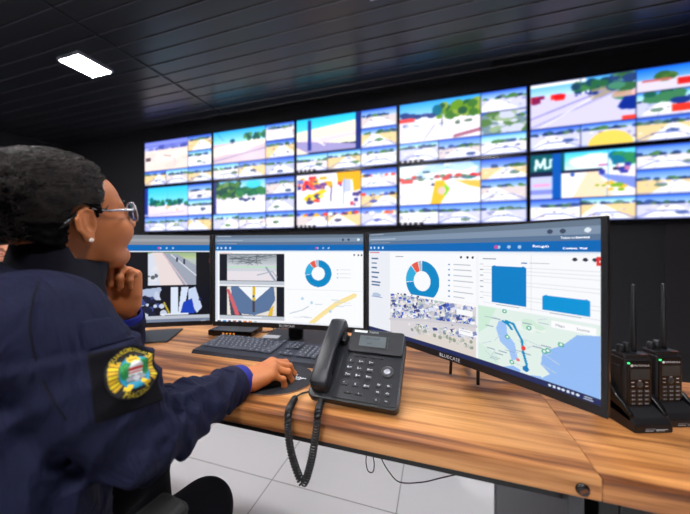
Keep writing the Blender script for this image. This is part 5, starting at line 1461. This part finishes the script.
# ---------------------------------------------------------------- the colleague at the far left
c2 = P(-2.195, 1.90, -.010)
H2 = Matrix.Translation(c2) @ rot('Z', -25) @ rot('Y', 8)
b0 = Vector((c2.x - .06, c2.y + .02, 0))
pe2 = b0 + Vector((-.06, .03, .55)); ch2 = b0 + Vector((-.04, .02, .84)); nk2 = b0 + Vector((0, 0, 1.0))
fd = Vector((.906, -.423, 0)); rd = Vector((-.423, -.906, 0))
B2 = Field((b0.x - .6, b0.y - .7, 0), (b0.x + .8, b0.y + .6, 1.2), .012)
J2 = Field((b0.x - .6, b0.y - .7, .4), (b0.x + .8, b0.y + .6, 1.2), .010)
T2 = Field((b0.x - .6, b0.y - .8, .03), (b0.x + .8, b0.y + .6, .75), .010)
B2.cone(T3(pe2), T3(ch2), .12, .12, k=.05); B2.cone(T3(ch2), T3(nk2), .12, .05, k=.05)
J2.ell(T3(pe2 + Vector((0, 0, .04))), (.17, .17, .16), k=.05); J2.ell(T3(ch2), (.15, .17, .19), k=.06); J2.cone(T3(ch2), T3(nk2), .13, .065, k=.06)
T2.ell(T3(pe2 + Vector((0, 0, -.03))), (.16, .16, .11), k=.03)
hands2 = []
for s in (-1, 1):
    sh = nk2 + rd * s * .18 + Vector((0, 0, -.07)); el = sh + fd * .12 + Vector((0, 0, -.27)); wr = el + fd * .20 + rd * s * -.05 + Vector((0, 0, -.02))
    hip = pe2 + rd * s * .09; kn = hip + fd * .42; an = kn + fd * .02 + Vector((0, 0, -.46))
    B2.cone(T3(nk2), T3(sh), .05, .05, k=.03); B2.cone(T3(sh), T3(el), .045, .036, k=.02); B2.cone(T3(el), T3(wr), .034, .024, k=.01)
    B2.cone(T3(hip), T3(kn), .07, .05, k=.03); B2.cone(T3(kn), T3(an), .05, .035, k=.02)
    J2.cone(T3(nk2), T3(sh), .07, .07, k=.04); J2.cone(T3(sh), T3(el), .066, .055, k=.03); J2.cone(T3(el), T3(el.lerp(wr, .85)), .052, .040, k=.02)
    T2.cone(T3(hip), T3(kn), .09, .07, k=.03); T2.cone(T3(kn), T3(an), .068, .05, k=.02)
    hands2.append(hand_parts(wr, fd + Vector((0, 0, -.25)), (0, 0, 1), s, [(30, 30, 20)] * 4, [(.040, .042, -.018), (.066, .050, -.030), (.086, .046, -.040)], arm=True, h=.004)[0])
    bt = Field(tuple(an - Vector((.25, .3, .12))), tuple(an + Vector((.25, .25, .08))), .007)
    bt.cone(T3(an + Vector((0, 0, .04))), T3(an + Vector((0, 0, -.03))), .048, .045, k=.02); bt.cone(T3(an + Vector((0, 0, -.05))), T3(an + Vector((0, 0, -.05)) + fd * .15), .040, .036, k=.02)
    hands2[-1] = (hands2[-1], bt)
p2 = soft_obj('person', [B2.mesh(), head_parts(H2, .0032, True)] + [h_[0] for h_ in hands2], M['skin_light'])
tag(p2, 'dark-haired colleague in a pale shirt seated at the far left, mostly hidden behind the woman', 'person')
soft_obj('shirt', [J2.mesh()], M['pale_shirt'], p2, 2); soft_obj('trousers', [T2.mesh()], M['trouser'], p2, 2)
for _, bt in hands2: soft_obj('shoe', [bt.mesh()], M['boot'], p2)
h2 = Field((-.16, -.13, -.14), (.14, .13, .16), .004)
h2.ell((-.022, 0, .040), (.104, .084, .094), k=.01); h2.ell((.02, 0, .06), (.080, .072, .066), k=.02); h2.ell((-.05, 0, -.01), (.066, .074, .07), k=.02)
X, Y, Z = h2.xyz(h2.sl((-1, -1, -1), (1, 1, 1), 0)); h2.D = np.maximum(h2.D, X - np.where(Z > .05, .090, -.005) + 0 * Y); h2.D = np.maximum(h2.D, -.08 - Z + 0 * X + 0 * Y)
h2.D += (.004 * noise3(X * 60, Y * 60, Z * 60)).astype(np.float32)
hc2, hf2 = h2.mesh(); soft_obj('hair', [(np.array([H2 @ Vector(p) for p in hc2]), hf2)], M['hair'], p2)
for s in (-1, 1):
    e = MB(); e.lathe([(.0128 * math.sin(PI * i / 12), .0128 * math.cos(PI * i / 12)) for i in range(13)], 16, 0, H2 @ Matrix.Translation((.0815, s * .031, .0015)), cap=False); eo = e.build('eye', M['eye_white'], p2)
    e = MB(); e.lathe([(.0061 * math.sin(PI * i / 8), .0061 * math.cos(PI * i / 8)) for i in range(9)], 12, 0, H2 @ Matrix.Translation((.089, s * .031, .0015)), cap=False); e.build('iris', M['iris'], eo)
    e = MB(); e.tube([H2 @ Vector(q) for q in ((.0975, s * .020, .024), (.0945, s * .032, .029), (.084, s * .047, .024))], [.0026, .0034, .001], 6); e.build('eyebrow', M['hair'], p2)
g2 = empty('glasses', c2); tag(g2, 'dark-rimmed glasses worn by the colleague at the far left edge', 'glasses')
for s in (-1, 1):
    ring = [(H2 @ Vector((.112 - .6 * max(0, y - .02) ** 1.2, s * y, z))) - c2 for y, z in [(.033 + .025 * math.cos(a), .018 * math.sin(a)) for a in [2 * PI * k / 24 for k in range(24)]]]
    q = MB(); q.tube(ring, .0024, 8, closed=True); q.build('rim', M['black_gloss'], g2)
    q = MB(); q.tube([(H2 @ Vector(v)) - c2 for v in ((.100, s * .058, .006), (.085, s * .074, .008), (.03, s * .079, .012), (-.02, s * .086, .014), (-.045, s * .083, -.008))], .0022, 8); q.build('temple', M['black_gloss'], g2)
q = MB(); q.tube([(H2 @ Vector(v)) - c2 for v in ((.111, -.010, .004), (.115, 0, .007), (.111, .010, .004))], .002, 8); q.build('bridge', M['black_gloss'], g2)
office_chair((pe2.x, pe2.y, .0), math.atan2(-.906, -.423) + PI / 2 + PI / 2 - PI / 2, 'black office chair under the colleague at the far left')
# ================================================================== CAMERA AND EXPOSURE
cd = bpy.data.cameras.new('camera'); co = bpy.data.objects.new('camera', cd); COL.objects.link(co)
co.location = (0, 0, EYE); co.rotation_euler = (PI / 2, 0, TH)
cd.sensor_width = 36; cd.sensor_fit = 'HORIZONTAL'; cd.lens = 36 * 290 / 690; cd.shift_y = -7.3 / 690; cd.clip_start = .02
cd.dof.use_dof = True; cd.dof.focus_distance = .80; cd.dof.aperture_fstop = 1.9
SC.camera = co
w = bpy.data.worlds.new('world'); SC.world = w; w.use_nodes = True
w.node_tree.nodes['Background'].inputs[0].default_value = (.5, .55, .65, 1); w.node_tree.nodes['Background'].inputs[1].default_value = .05
SC.view_settings.view_transform = 'Standard'; SC.view_settings.look = 'None'; SC.view_settings.exposure = 0; SC.view_settings.gamma = 1
SC.view_settings.use_curve_mapping = False
SC.cycles.use_denoising = True
SC.cycles.max_bounces = 8
